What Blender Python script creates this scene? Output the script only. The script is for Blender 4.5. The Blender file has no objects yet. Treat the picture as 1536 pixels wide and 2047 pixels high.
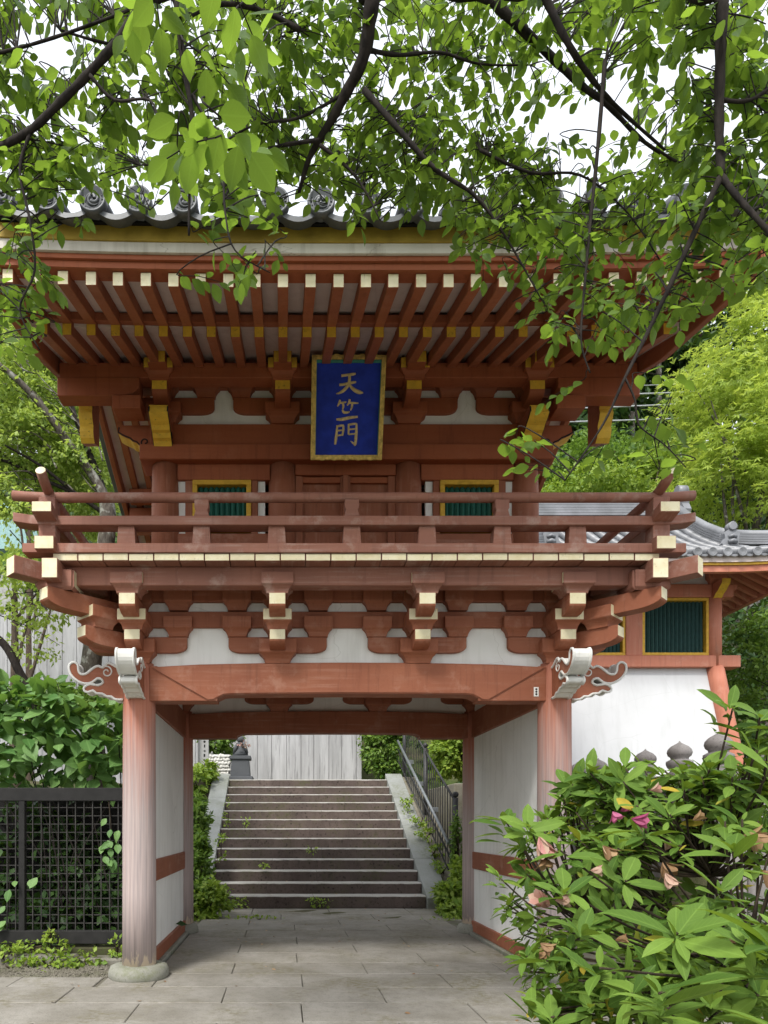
import bpy, bmesh, math, random
import numpy as np
from mathutils import Vector, Matrix, Euler

random.seed(7)
RNG = np.random.default_rng(7)
SC = bpy.context.scene
COL = SC.collection
PI = math.pi

# ------------------------------------------------------------------ camera
# world: X right, Y away from the viewer, Z up; gate centre line X = 0, front columns Y = 0, paving Z = 0
F_PX, VX, VY = 1450.0, 566.0, 1650.0
CAM = Vector((-0.696, -7.9, 1.65))
cd = bpy.data.cameras.new('camera')
cam = bpy.data.objects.new('camera', cd)
COL.objects.link(cam)
cam.location = CAM
cam.rotation_euler = (PI / 2, 0, 0)
cd.sensor_fit = 'VERTICAL'
cd.sensor_height = 36.0
cd.sensor_width = 36.0
cd.lens = 36.0 * F_PX / 2047.0
cd.shift_x = (768.0 - VX) / 2047.0
cd.shift_y = (VY - 1023.5) / 2047.0
cd.clip_start = 0.05
cd.clip_end = 500.0
SC.camera = cam

# ------------------------------------------------------------------ light
SUN_EL, SUN_AZ = math.radians(52), math.radians(205)     # azimuth clockwise from +Y (behind the viewer, to the left)
wd = bpy.data.worlds.new('World')
SC.world = wd
wd.use_nodes = True
wn = wd.node_tree.nodes
wl = wd.node_tree.links
wn.clear()
sky = wn.new('ShaderNodeTexSky')
sky.sky_type = 'NISHITA'
sky.sun_disc = False
sky.sun_elevation = SUN_EL
sky.sun_rotation = SUN_AZ
sky.air_density = 1.0
sky.dust_density = 6.0
sky.ozone_density = 1.0
hs = wn.new('ShaderNodeHueSaturation')
hs.inputs['Saturation'].default_value = 0.30
mx = wn.new('ShaderNodeMixRGB')
mx.inputs['Fac'].default_value = 0.62
mx.inputs['Color2'].default_value = (9.2, 9.6, 10.3, 1)       # even cloud cover
bg = wn.new('ShaderNodeBackground')
bg.inputs['Strength'].default_value = 0.112
wo = wn.new('ShaderNodeOutputWorld')
wl.new(sky.outputs[0], hs.inputs['Color'])
wl.new(hs.outputs[0], mx.inputs['Color1'])
wl.new(mx.outputs[0], bg.inputs[0])
wl.new(bg.outputs[0], wo.inputs[0])
sd = bpy.data.lights.new('sun', 'SUN')
sd.energy = 2.1
sd.angle = math.radians(12)
sd.color = (1.0, 0.965, 0.91)
sun = bpy.data.objects.new('sun', sd)
COL.objects.link(sun)
_sv = Vector((math.sin(SUN_AZ) * math.cos(SUN_EL), math.cos(SUN_AZ) * math.cos(SUN_EL), math.sin(SUN_EL)))
sun.rotation_euler = _sv.to_track_quat('Z', 'Y').to_euler()
sun.location = _sv * 30

SC.view_settings.view_transform = 'Standard'
SC.view_settings.look = 'None'
SC.view_settings.exposure = 0.78
SC.view_settings.gamma = 1.0
SC.view_settings.use_curve_mapping = False
SC.render.engine = 'CYCLES'
cy = SC.cycles
cy.use_denoising = True
cy.denoiser = 'OPENIMAGEDENOISE'
cy.max_bounces = 8
cy.diffuse_bounces = 4
cy.glossy_bounces = 2
cy.transmission_bounces = 5
cy.transparent_max_bounces = 4
cy.caustics_reflective = False
cy.caustics_refractive = False
cy.sample_clamp_indirect = 6.0

# ------------------------------------------------------------------ helpers
def at(px, py, Y):
    """photo pixel -> the point of the place that lies on the plane Y"""
    d = Y - CAM.y
    return Vector(((px - VX) * d / F_PX + CAM.x, Y, CAM.z - (py - VY) * d / F_PX))

def atd(px, py, d):
    return at(px, py, d + CAM.y)

WORLD = {}
def wm(o):
    return WORLD.get(o.name, Matrix.Identity(4))

def link(o, parent=None, M=None):
    COL.objects.link(o)
    M = M or Matrix.Identity(4)
    if parent is not None:
        o.parent = parent
        o.matrix_parent_inverse = wm(parent).inverted()
    o.matrix_basis = M
    WORLD[o.name] = M
    return o

def tag(o, label=None, cat=None, group=None, kind=None):
    if label: o['label'] = label
    if cat: o['category'] = cat
    if group: o['group'] = group
    if kind: o['kind'] = kind
    return o

def thing(name, label, cat, loc=(0, 0, 0), group=None):
    o = bpy.data.objects.new(name, None)
    o.empty_display_size = 0.1
    link(o, None, Matrix.Translation(Vector(loc)))
    return tag(o, label, cat, group)

class MB:
    """collects shapes; build() links them as one mesh object"""
    def __init__(s):
        s.v = []; s.f = []; s.m = []; s.sm = []
    def add(s, vs, fs, mi=0, smooth=False):
        b = len(s.v)
        s.v += [tuple(p) for p in vs]
        for k, f in enumerate(fs):
            s.f.append(tuple(b + i for i in f))
            s.m.append(mi[k] if isinstance(mi, (list, tuple)) else mi)
            s.sm.append(smooth)
        return s
    def box(s, x0, x1, y0, y1, z0, z1, mi=0, M=None):
        vs = [Vector(p) for p in ((x0, y0, z0), (x1, y0, z0), (x1, y1, z0), (x0, y1, z0), (x0, y0, z1), (x1, y0, z1), (x1, y1, z1), (x0, y1, z1))]
        if M: vs = [M @ p for p in vs]
        # faces: bottom, top, front(-y), right(+x), back(+y), left(-x)
        return s.add(vs, [(3, 2, 1, 0), (4, 5, 6, 7), (0, 1, 5, 4), (1, 2, 6, 5), (2, 3, 7, 6), (3, 0, 4, 7)], mi)
    def prism(s, poly, a0, a1, plane='xz', mi=0, cap=None, side=None, M=None, smooth_side=False):
        """poly: ccw 2D outline; plane xz -> extruded in y, yz -> extruded in x, xy -> extruded in z"""
        n = len(poly)
        def P(p, a):
            q = {'xz': (p[0], a, p[1]), 'yz': (a, p[0], p[1]), 'xy': (p[0], p[1], a)}[plane]
            q = Vector(q)
            return M @ q if M else q
        vs = [P(p, a0) for p in poly] + [P(p, a1) for p in poly]
        s.add(vs, [tuple(range(n)), tuple(range(2 * n - 1, n - 1, -1))], mi if cap is None else cap)
        b = len(s.v) - 2 * n
        for i in range(n):
            j = (i + 1) % n
            s.f.append((b + j, b + i, b + n + i, b + n + j))
            k = side
            if isinstance(side, (list, tuple)): k = side[i]
            s.m.append(mi if k is None else k); s.sm.append(smooth_side)
        return s
    def tube(s, pts, rad, n=8, mi=0, cap=True, capmi=None):
        pts = [Vector(p) for p in pts]
        m = len(pts)
        if not hasattr(rad, '__len__'): rad = [rad] * m
        t = [(pts[min(i + 1, m - 1)] - pts[max(i - 1, 0)]).normalized() for i in range(m)]
        u = t[0].orthogonal().normalized()
        vs = []
        for i in range(m):
            u = (u - t[i] * u.dot(t[i]))
            u = u.normalized() if u.length > 1e-6 else t[i].orthogonal().normalized()
            w = t[i].cross(u)
            for k in range(n):
                a = 2 * PI * k / n
                vs.append(pts[i] + (u * math.cos(a) + w * math.sin(a)) * rad[i])
        fs = [(i * n + k, i * n + (k + 1) % n, (i + 1) * n + (k + 1) % n, (i + 1) * n + k) for i in range(m - 1) for k in range(n)]
        s.add(vs, fs, mi, True)
        if cap:
            b = len(s.v) - m * n
            s.f += [tuple(b + k for k in range(n - 1, -1, -1)), tuple(b + (m - 1) * n + k for k in range(n))]
            c = mi if capmi is None else capmi
            s.m += [c, c]; s.sm += [False, False]
        return s
    def lathe(s, prof, n=20, c=(0, 0, 0), mi=0, smooth=True):
        c = Vector(c)
        vs = []
        for r, z in prof:
            for k in range(n):
                a = 2 * PI * k / n
                vs.append(c + Vector((r * math.cos(a), r * math.sin(a), z)))
        m = len(prof)
        fs = [(i * n + k, i * n + (k + 1) % n, (i + 1) * n + (k + 1) % n, (i + 1) * n + k) for i in range(m - 1) for k in range(n)]
        s.add(vs, fs, mi, smooth)
        b = len(s.v) - m * n
        s.f += [tuple(b + k for k in range(n - 1, -1, -1)), tuple(b + (m - 1) * n + k for k in range(n))]
        s.m += [mi, mi]; s.sm += [False, False]
        return s
    def mesh(s, name, mats, bevel=0, seg=1):
        me = bpy.data.meshes.new(name)
        bm = bmesh.new()
        bv = [bm.verts.new(p) for p in s.v]
        for f, mi, sm in zip(s.f, s.m, s.sm):
            try:
                bf = bm.faces.new([bv[i] for i in f])
            except ValueError:
                continue
            bf.material_index = mi
            bf.smooth = sm
        bmesh.ops.remove_doubles(bm, verts=bm.verts, dist=1e-5)
        bmesh.ops.recalc_face_normals(bm, faces=bm.faces)
        if bevel:
            es = [e for e in bm.edges if len(e.link_faces) == 2 and not (e.link_faces[0].smooth and e.link_faces[1].smooth)
                  and e.calc_face_angle(0) > 0.5]
            if es:
                bmesh.ops.bevel(bm, geom=es, offset=bevel, segments=seg, affect='EDGES', clamp_overlap=True)
        bm.to_mesh(me)
        bm.free()
        for m in (mats if isinstance(mats, (list, tuple)) else [mats]):
            me.materials.append(m)
        return me
    def build(s, name, mats, parent=None, bevel=0, seg=1, M=None):
        return link(bpy.data.objects.new(name, s.mesh(name, mats, bevel, seg)), parent, M)

def put(me, name, parent=None, M=None):
    """another object on shared mesh data"""
    return link(bpy.data.objects.new(name, me), parent, M)

def T(x, y, z): return Matrix.Translation((x, y, z))
def RX(a): return Matrix.Rotation(a, 4, 'X')
def RY(a): return Matrix.Rotation(a, 4, 'Y')
def RZ(a): return Matrix.Rotation(a, 4, 'Z')

_cache = {}
def bx(name, parent, x0, x1, y0, y1, z0, z1, mat, bevel=0.006):
    """one bevelled box as an object of its own; alike boxes share their mesh"""
    mats = mat if isinstance(mat, (list, tuple)) else [mat]
    key = (round(x1 - x0, 4), round(y1 - y0, 4), round(z1 - z0, 4), tuple(m.name for m in mats), bevel)
    hx, hy, hz = (x1 - x0) / 2, (y1 - y0) / 2, (z1 - z0) / 2
    if key not in _cache:
        _cache[key] = MB().box(-hx, hx, -hy, hy, -hz, hz).mesh(name, mats, bevel)
    return put(_cache[key], name, parent, T((x0 + x1) / 2, (y0 + y1) / 2, (z0 + z1) / 2))

def bez(pts, n=6):
    """catmull-rom through points"""
    pts = [Vector(p) for p in pts]
    out = []
    for i in range(len(pts) - 1):
        p0, p1, p2, p3 = pts[max(i - 1, 0)], pts[i], pts[i + 1], pts[min(i + 2, len(pts) - 1)]
        for k in range(n):
            t = k / n
            out.append(0.5 * ((2 * p1) + (p2 - p0) * t + (2 * p0 - 5 * p1 + 4 * p2 - p3) * t * t + (3 * p1 - p0 - 3 * p2 + p3) * t ** 3))
    out.append(pts[-1])
    return out

def fast_mesh(name, V, faces_per, mats, attr=None, uv=None, smooth=True):
    """V (n,k,3) vertices of n copies of one leaf; faces_per list of vertex index tuples of one copy"""
    n, k, _ = V.shape
    me = bpy.data.meshes.new(name)
    me.vertices.add(n * k)
    me.vertices.foreach_set('co', V.reshape(-1).astype(np.float32))
    li = np.concatenate([np.array(f) for f in faces_per])
    ln = np.array([len(f) for f in faces_per])
    loops = (np.arange(n)[:, None] * k + li[None, :]).reshape(-1)
    tot = np.tile(ln, n)
    st = np.concatenate([[0], np.cumsum(tot)[:-1]])
    me.loops.add(len(loops))
    me.loops.foreach_set('vertex_index', loops.astype(np.int32))
    me.polygons.add(len(tot))
    me.polygons.foreach_set('loop_start', st.astype(np.int32))
    me.polygons.foreach_set('loop_total', tot.astype(np.int32))
    me.polygons.foreach_set('use_smooth', np.full(len(tot), smooth))
    if attr is not None:
        a = me.attributes.new('tone', 'FLOAT', 'POINT')
        a.data.foreach_set('value', np.repeat(attr, k).astype(np.float32))
    if uv is not None:
        u = me.uv_layers.new(name='UVMap')
        u.data.foreach_set('uv', np.tile(np.array(uv)[li], (n, 1)).reshape(-1).astype(np.float32))
    me.update(calc_edges=True)
    for m in (mats if isinstance(mats, (list, tuple)) else [mats]):
        me.materials.append(m)
    return me
# ------------------------------------------------------------------ materials
class NT:
    def __init__(s, name):
        s.mat = bpy.data.materials.new(name)
        s.mat.use_nodes = True
        s.n = s.mat.node_tree.nodes
        s.l = s.mat.node_tree.links
        s.bsdf = s.n['Principled BSDF']
        s.out = s.n['Material Output']
        g = s.n.new('ShaderNodeNewGeometry')
        s.pos = g.outputs['Position']
        s.nor = g.outputs['Normal']
    def lk(s, a, b): s.l.new(a, b)
    def scale(s, sx, sy, sz, src=None):
        m = s.n.new('ShaderNodeMapping')
        m.inputs['Scale'].default_value = (sx, sy, sz)
        s.lk(src or s.pos, m.inputs['Vector'])
        return m.outputs[0]
    def noise(s, scale, detail=4, rough=0.55, vec=None):
        t = s.n.new('ShaderNodeTexNoise')
        t.inputs['Scale'].default_value = scale
        t.inputs['Detail'].default_value = detail
        t.inputs['Roughness'].default_value = rough
        s.lk(vec or s.pos, t.inputs['Vector'])
        return t.outputs['Fac']
    def vor(s, scale, vec=None, feature='F1'):
        t = s.n.new('ShaderNodeTexVoronoi')
        t.feature = feature
        t.inputs['Scale'].default_value = scale
        s.lk(vec or s.pos, t.inputs['Vector'])
        return t.outputs['Distance']
    def ramp(s, fac, *stops):
        r = s.n.new('ShaderNodeValToRGB')
        e = r.color_ramp.elements
        while len(e) < len(stops): e.new(0.5)
        for k, (p, c) in enumerate(stops):
            e[k].position = p
            e[k].color = (c, c, c, 1) if not hasattr(c, '__len__') else (*c, 1)
        s.lk(fac, r.inputs[0])
        return r.outputs[0]
    def mix(s, fac, a, b, mode='MIX'):
        m = s.n.new('ShaderNodeMixRGB')
        m.blend_type = mode
        for sock, v in ((m.inputs[0], fac), (m.inputs[1], a), (m.inputs[2], b)):
            if hasattr(v, 'links'): s.lk(v, sock)
            elif hasattr(v, '__len__'): sock.default_value = (*v, 1)
            else: sock.default_value = v
        return m.outputs[0]
    def math(s, op, a, b=0.0, clamp=False):
        m = s.n.new('ShaderNodeMath')
        m.operation = op
        m.use_clamp = clamp
        for sock, v in ((m.inputs[0], a), (m.inputs[1], b)):
            if hasattr(v, 'links'): s.lk(v, sock)
            else: sock.default_value = v
        return m.outputs[0]
    def sep(s, vec=None):
        x = s.n.new('ShaderNodeSeparateXYZ')
        s.lk(vec or s.pos, x.inputs[0])
        return x.outputs
    def rnd(s):
        return s.n.new('ShaderNodeObjectInfo').outputs['Random']
    def bump(s, h, strength=0.2, dist=0.01):
        b = s.n.new('ShaderNodeBump')
        b.inputs['Strength'].default_value = strength
        b.inputs['Distance'].default_value = dist
        s.lk(h, b.inputs['Height'])
        s.lk(b.outputs[0], s.bsdf.inputs['Normal'])
    def done(s, col, rough=0.6, metal=0.0, spec=0.3):
        if hasattr(col, 'links'): s.lk(col, s.bsdf.inputs['Base Color'])
        else: s.bsdf.inputs['Base Color'].default_value = (*col, 1)
        if hasattr(rough, 'links'): s.lk(rough, s.bsdf.inputs['Roughness'])
        else: s.bsdf.inputs['Roughness'].default_value = rough
        s.bsdf.inputs['Metallic'].default_value = metal
        s.bsdf.inputs['Specular IOR Level'].default_value = spec
        return s.mat

def painted_wood(name, base, dark, worn, grain, wear=0.75, rough=0.62):
    """paint over timber: mottled, chalked, with grain along one axis"""
    t = NT(name)
    g = t.noise(1.0, 5, 0.6, t.scale(*grain))
    big = t.noise(1.3, 3)
    c = t.mix(t.ramp(big, (0.32, 0.0), (0.68, 1.0)), base, dark)
    fine = t.noise(38, 4, 0.7)
    w = t.math('MULTIPLY', t.ramp(g, (0.50, 0.0), (0.78, 1.0)), t.ramp(t.noise(2.4, 4), (0.40, 0.0), (0.66, 1.0)))
    c = t.mix(t.math('MULTIPLY', w, wear), c, worn)
    c = t.mix(t.math('MULTIPLY', t.ramp(fine, (0.52, 0.0), (0.72, 1.0)), 0.45), c, dark)
    c = t.mix(t.math('MULTIPLY', t.ramp(g, (0.30, 1.0), (0.46, 0.0)), 0.45), c, dark)
    r = t.rnd()
    c = t.mix(t.math('MULTIPLY', r, 0.30), c, dark)
    ws = t.noise(1.0, 5, 0.65, t.scale(16, 16, 1.3))
    c = t.mix(t.math('MULTIPLY', t.ramp(ws, (0.54, 0.0), (0.70, 1.0)), 0.35), c, tuple(x * 0.45 for x in dark))
    pt = t.noise(3.4, 6, 0.68)
    c = t.mix(t.math('MULTIPLY', t.ramp(pt, (0.55, 0.0), (0.68, 1.0)), wear * 0.55), c, worn)
    # soot and dust specks
    v = t.vor(55)
    sp = t.math('MULTIPLY', t.ramp(v, (0.02, 1.0), (0.09, 0.0)), t.ramp(t.noise(5, 2), (0.56, 0.0), (0.68, 1.0)))
    c = t.mix(t.math('MULTIPLY', sp, 0.5), c, (0.04, 0.025, 0.02))
    t.bump(t.math('ADD', g, t.math('MULTIPLY', fine, 0.5)), 0.25, 0.004)
    return t.done(c, rough)

RED = (0.340, 0.122, 0.064)
RED_D = (0.250, 0.082, 0.042)
RED_W = (0.45, 0.25, 0.18)
red_x = painted_wood('red_paint_x', RED, RED_D, RED_W, (1.2, 26, 26))
red_y = painted_wood('red_paint_y', RED, RED_D, RED_W, (26, 1.2, 26))
red_z = painted_wood('red_paint_z', RED, RED_D, RED_W, (26, 26, 1.2))
red_up = painted_wood('red_paint_sheltered', (0.37, 0.110, 0.044), (0.26, 0.072, 0.031), (0.42, 0.18, 0.10), (1.2, 26, 26), 0.3)
red_dk = painted_wood('red_paint_rafter', (0.385, 0.125, 0.058), (0.275, 0.085, 0.040), (0.45, 0.22, 0.15), (26, 1.2, 26), 0.4)
red_rail = painted_wood('red_paint_weathered', (0.335, 0.145, 0.098), (0.235, 0.102, 0.072), (0.45, 0.33, 0.28), (1.0, 30, 30), 0.9)
red_rail_y = painted_wood('red_paint_weathered_y', (0.335, 0.145, 0.098), (0.235, 0.102, 0.072), (0.45, 0.33, 0.28), (30, 1.0, 30), 0.9)
red_lt = painted_wood('red_paint_tower', (0.55, 0.215, 0.140), (0.47, 0.170, 0.105), (0.60, 0.36, 0.28), (26, 26, 1.2), 0.5)

def cream_paint():
    t = NT('cream_end_paint')
    n = t.noise(9, 4)
    c = t.mix(t.ramp(n, (0.4, 0.0), (0.7, 1.0)), (0.80, 0.74, 0.52), (0.70, 0.62, 0.38))
    c = t.mix(t.math('MULTIPLY', t.ramp(t.noise(26, 5, 0.7), (0.60, 0.0), (0.74, 1.0)), 0.55), c, (0.30, 0.25, 0.15))
    ck = t.noise(1.0, 4, 0.7, t.scale(60, 60, 5))
    c = t.mix(t.math('MULTIPLY', t.ramp(ck, (0.66, 0.0), (0.70, 1.0)), 0.8), c, (0.08, 0.06, 0.04))
    c = t.mix(t.math('MULTIPLY', t.rnd(), 0.30), c, (0.45, 0.38, 0.24))
    t.bump(n, 0.1, 0.003)
    return t.done(c, 0.6)
cream = cream_paint()

def ochre_paint():
    t = NT('ochre_end_paint')
    n = t.noise(11, 4)
    c = t.mix(t.ramp(n, (0.4, 0.0), (0.7, 1.0)), (0.78, 0.50, 0.055), (0.62, 0.39, 0.05))
    c = t.mix(t.math('MULTIPLY', t.ramp(t.noise(30, 5, 0.7), (0.58, 0.0), (0.70, 1.0)), 0.7), c, (0.16, 0.11, 0.03))
    return t.done(c, 0.55)
ochre = ochre_paint()

def plaster(name='plaster', col=(0.82, 0.82, 0.79), grime=(0.46, 0.45, 0.40), amt=0.4):
    t = NT(name)
    st = t.noise(1.0, 5, 0.6, t.scale(7, 7, 0.7))
    c = t.mix(t.math('MULTIPLY', t.ramp(st, (0.50, 0.0), (0.75, 1.0)), amt), col, grime)
    c = t.mix(t.math('MULTIPLY', t.ramp(t.noise(1.7, 3), (0.42, 0.0), (0.66, 1.0)), amt * 0.5), c, grime)
    cr = t.n.new('ShaderNodeTexVoronoi'); cr.feature = 'DISTANCE_TO_EDGE'; cr.inputs['Scale'].default_value = 1.1
    t.lk(t.mix(0.12, t.pos, t.n.new('ShaderNodeTexNoise').outputs['Color']), cr.inputs['Vector'])
    c = t.mix(t.math('MULTIPLY', t.ramp(cr.outputs['Distance'], (0.0015, 1.0), (0.004, 0.0)), amt), c, grime)
    fine = t.noise(120, 3, 0.7)
    c = t.mix(t.math('MULTIPLY', t.ramp(fine, (0.62, 0.0), (0.75, 1.0)), 0.12), c, grime)
    t.bump(fine, 0.12, 0.003)
    return t.done(c, 0.85, spec=0.15)
white = plaster()
white_panel = plaster('plaster_panel', (0.84, 0.84, 0.815), (0.50, 0.50, 0.46), 0.36)
white_tower = plaster('plaster_tower', (0.64, 0.65, 0.665), (0.44, 0.45, 0.45), 0.35)
carve_white = plaster('carving_white', (0.74, 0.735, 0.70), (0.36, 0.35, 0.32), 0.55)
soffit = plaster('soffit_board', (0.66, 0.57, 0.53), (0.46, 0.36, 0.32), 0.5)
uragou_m = plaster('eave_board_white', (0.68, 0.64, 0.56), (0.30, 0.26, 0.21), 0.75)

def column_mat():
    t = NT('column_weathered_paint')
    x, y, z = t.sep()
    g = t.noise(1.0, 6, 0.62, t.scale(22, 22, 0.55))
    g2 = t.noise(1.0, 4, 0.6, t.scale(60, 60, 1.2))
    red = t.mix(t.ramp(g2, (0.4, 0.0), (0.7, 1.0)), (0.43, 0.175, 0.115), (0.35, 0.125, 0.080))
    fad = t.mix(t.ramp(g2, (0.38, 0.0), (0.66, 1.0)), (0.45, 0.365, 0.340), (0.32, 0.272, 0.265))
    hgt = t.ramp(t.math('DIVIDE', z, 3.4), (0.05, 1.0), (0.50, 0.85), (0.78, 0.45), (0.95, 0.05))
    k = t.math('ADD', hgt, t.math('MULTIPLY', t.math('SUBTRACT', g, 0.5), 0.95), True)
    c = t.mix(t.ramp(k, (0.25, 0.0), (0.85, 1.0)), red, fad)
    # dark cracks of bare wood
    cr = t.noise(1.0, 3, 0.6, t.scale(60, 60, 0.6))
    low = t.ramp(t.math('DIVIDE', z, 3.4), (0.05, 1.0), (0.75, 0.15))
    c = t.mix(t.math('MULTIPLY', t.math('MULTIPLY', t.ramp(cr, (0.62, 0.0), (0.70, 1.0)), low), 0.75), c, (0.17, 0.13, 0.12))
    # paint flaked off at the foot
    fl = t.math('ADD', t.math('MULTIPLY', t.math('SUBTRACT', t.noise(1.0, 4, 0.6, t.scale(30, 30, 6)), 0.5), 0.55), z)
    c = t.mix(t.ramp(fl, (0.19, 1.0), (0.23, 0.0)), c, (0.66, 0.54, 0.42))
    t.bump(t.math('ADD', g2, cr), 0.3, 0.004)
    return t.done(c, 0.72, spec=0.2)
column_m = column_mat()

def stone(name, a, b, speck, sc=60, moss=None, moss_amt=0.0, rough=0.85, streak=0.0, spots=0):
    t = NT(name)
    c = t.mix(t.ramp(t.noise(1.6, 5), (0.35, 0.0), (0.68, 1.0)), a, b)
    f = t.noise(sc, 3, 0.75)
    c = t.mix(t.math('MULTIPLY', t.ramp(f, (0.55, 0.0), (0.68, 1.0)), 0.65), c, speck)
    c = t.mix(t.math('MULTIPLY', t.ramp(t.noise(sc * 2.3, 2, 0.7), (0.60, 0.0), (0.70, 1.0)), 0.35), c, (min(1, a[0] * 1.5), min(1, a[1] * 1.5), min(1, a[2] * 1.5)))
    c = t.mix(t.math('MULTIPLY', t.rnd(), 0.35), c, b)
    if streak:
        s_ = t.noise(1.0, 5, 0.65, t.scale(11, 11, 1.6))
        c = t.mix(t.math('MULTIPLY', t.ramp(s_, (0.48, 0.0), (0.66, 1.0)), streak), c, speck)
    if spots:
        vv_ = t.vor(spots)
        c = t.mix(t.math('MULTIPLY', t.math('MULTIPLY', t.ramp(vv_, (0.10, 1.0), (0.34, 0.0)), t.ramp(t.noise(4, 3), (0.42, 0.0), (0.6, 1.0))), 0.75), c, speck)
    if moss:
        mk = t.math('MULTIPLY', t.ramp(t.noise(1.1, 5, 0.65), (0.48, 0.0), (0.64, 1.0)), t.ramp(t.noise(14, 4, 0.7), (0.40, 0.0), (0.60, 1.0)))
        c = t.mix(t.math('MULTIPLY', mk, moss_amt), c, moss)
    t.bump(t.math('ADD', f, t.noise(8, 3)), 0.35, 0.006)
    return t.done(c, rough, spec=0.2)
pave_m = stone('paving_granite', (0.310, 0.292, 0.258), (0.195, 0.180, 0.150), (0.095, 0.084, 0.066), 55, (0.13, 0.115, 0.055), 0.75, streak=0.25)
base_m = stone('column_base_stone', (0.31, 0.305, 0.265), (0.19, 0.19, 0.155), (0.10, 0.10, 0.07), 40, (0.13, 0.145, 0.06), 0.7)
kerb_m = stone('kerb_stone', (0.24, 0.23, 0.20), (0.12, 0.11, 0.085), (0.05, 0.045, 0.03), 35, (0.07, 0.08, 0.02), 0.9)
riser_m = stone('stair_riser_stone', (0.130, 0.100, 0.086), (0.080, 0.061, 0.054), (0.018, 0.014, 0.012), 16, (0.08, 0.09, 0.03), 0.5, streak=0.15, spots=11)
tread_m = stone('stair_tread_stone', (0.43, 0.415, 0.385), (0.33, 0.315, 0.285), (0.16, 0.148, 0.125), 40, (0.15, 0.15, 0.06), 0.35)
cheek_m = stone('stair_cheek_stone', (0.30, 0.31, 0.30), (0.22, 0.23, 0.21), (0.12, 0.12, 0.10), 60, (0.12, 0.13, 0.06), 0.55)
bank_m = stone('bank_concrete', (0.27, 0.25, 0.20), (0.18, 0.165, 0.13), (0.08, 0.07, 0.05), 30, (0.13, 0.12, 0.04), 0.7)
finial_m = stone('finial_stone', (0.33, 0.305, 0.29), (0.19, 0.172, 0.165), (0.08, 0.072, 0.068), 28, (0.36, 0.35, 0.32), 0.5, streak=0.4)
ped_m = stone('pedestal_stone', (0.105, 0.11, 0.118), (0.075, 0.08, 0.085), (0.04, 0.04, 0.04), 60)
tablet_m = stone('tablet_stone', (0.42, 0.42, 0.41), (0.33, 0.33, 0.32), (0.22, 0.22, 0.2), 60)
gravel_m = stone('gravel', (0.20, 0.185, 0.15), (0.11, 0.10, 0.075), (0.05, 0.045, 0.03), 45, (0.07, 0.085, 0.025), 0.9)
pebble_m = stone('white_pebble', (0.62, 0.61, 0.57), (0.50, 0.49, 0.45), (0.3, 0.29, 0.26), 60)

def concrete():
    t = NT('board_marked_concrete')
    g = t.noise(1.0, 5, 0.6, t.scale(3.2, 3.2, 0.35))
    c = t.mix(t.ramp(g, (0.36, 0.0), (0.66, 1.0)), (0.46, 0.46, 0.465), (0.30, 0.30, 0.30))
    s_ = t.noise(1.0, 5, 0.7, t.scale(9, 9, 0.5))
    c = t.mix(t.math('MULTIPLY', t.ramp(s_, (0.54, 0.0), (0.62, 1.0)), 0.55), c, (0.14, 0.14, 0.14))
    c = t.mix(t.math('MULTIPLY', t.ramp(t.noise(1.0, 4, 0.7, t.scale(70, 70, 2.5)), (0.5, 0.0), (0.7, 1.0)), 0.35), c, (0.22, 0.22, 0.22))
    v = t.vor(3.2)
    c = t.mix(t.math('MULTIPLY', t.ramp(v, (0.03, 1.0), (0.06, 0.0)), 0.7), c, (0.1, 0.1, 0.1))
    c = t.mix(t.math('MULTIPLY', t.rnd(), 0.30), c, (0.28, 0.28, 0.28))
    t.bump(t.noise(1.0, 5, 0.7, t.scale(40, 40, 3)), 0.25, 0.006)
    return t.done(c, 0.9, spec=0.15)
concrete_m = concrete()

def tile_mat(name, a, b, spec=0.5, rough=0.42):
    t = NT(name)
    c = t.mix(t.ramp(t.noise(3.0, 4), (0.35, 0.0), (0.68, 1.0)), a, b)
    c = t.mix(t.math('MULTIPLY', t.rnd(), 0.4), c, b)
    f = t.noise(45, 4, 0.7)
    c = t.mix(t.math('MULTIPLY', t.ramp(f, (0.56, 0.0), (0.72, 1.0)), 0.4), c, (0.05, 0.05, 0.05))
    t.bump(f, 0.15, 0.003)
    return t.done(c, rough, spec=spec)
tile_m = tile_mat('roof_tile_gate', (0.115, 0.122, 0.130), (0.070, 0.075, 0.080))
tile_lt = tile_mat('roof_tile_tower', (0.235, 0.242, 0.258), (0.145, 0.15, 0.158), 0.55, 0.42)

def plain(name, col, rough=0.5, metal=0.0, var=0.25, sc=14):
    t = NT(name)
    d = tuple(c * (1 - var) for c in col)
    c = t.mix(t.ramp(t.noise(sc, 4), (0.38, 0.0), (0.66, 1.0)), col, d)
    c = t.mix(t.math('MULTIPLY', t.rnd(), var), c, d)
    t.bump(t.noise(sc * 5, 3), 0.1, 0.003)
    return t.done(c, rough, metal)
green_slat = plain('green_paint', (0.020, 0.125, 0.092), 0.5)
green_slat_t = plain('green_paint_tower', (0.030, 0.085, 0.080), 0.5)
eave_yellow = plain('weathered_yellow_eave', (0.50, 0.34, 0.055), 0.7, 0.0, 0.45, 5)
yellow_fr = plain('yellow_frame_paint', (0.70, 0.42, 0.045), 0.5)
gold_m = plain('gold_leaf', (0.85, 0.60, 0.17), 0.38, 0.35, 0.5, 20)
blue_m = plain('blue_board', (0.018, 0.050, 0.50), 0.65, 0.0, 0.35, 9)
teal_m = plain('teal_border', (0.07, 0.30, 0.24), 0.55)
glyph_m = plain('gilt_letters', (0.80, 0.62, 0.30), 0.5, 0.1, 0.35, 40)
black_line = plain('black_line_paint', (0.012, 0.010, 0.010), 0.6)
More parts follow.
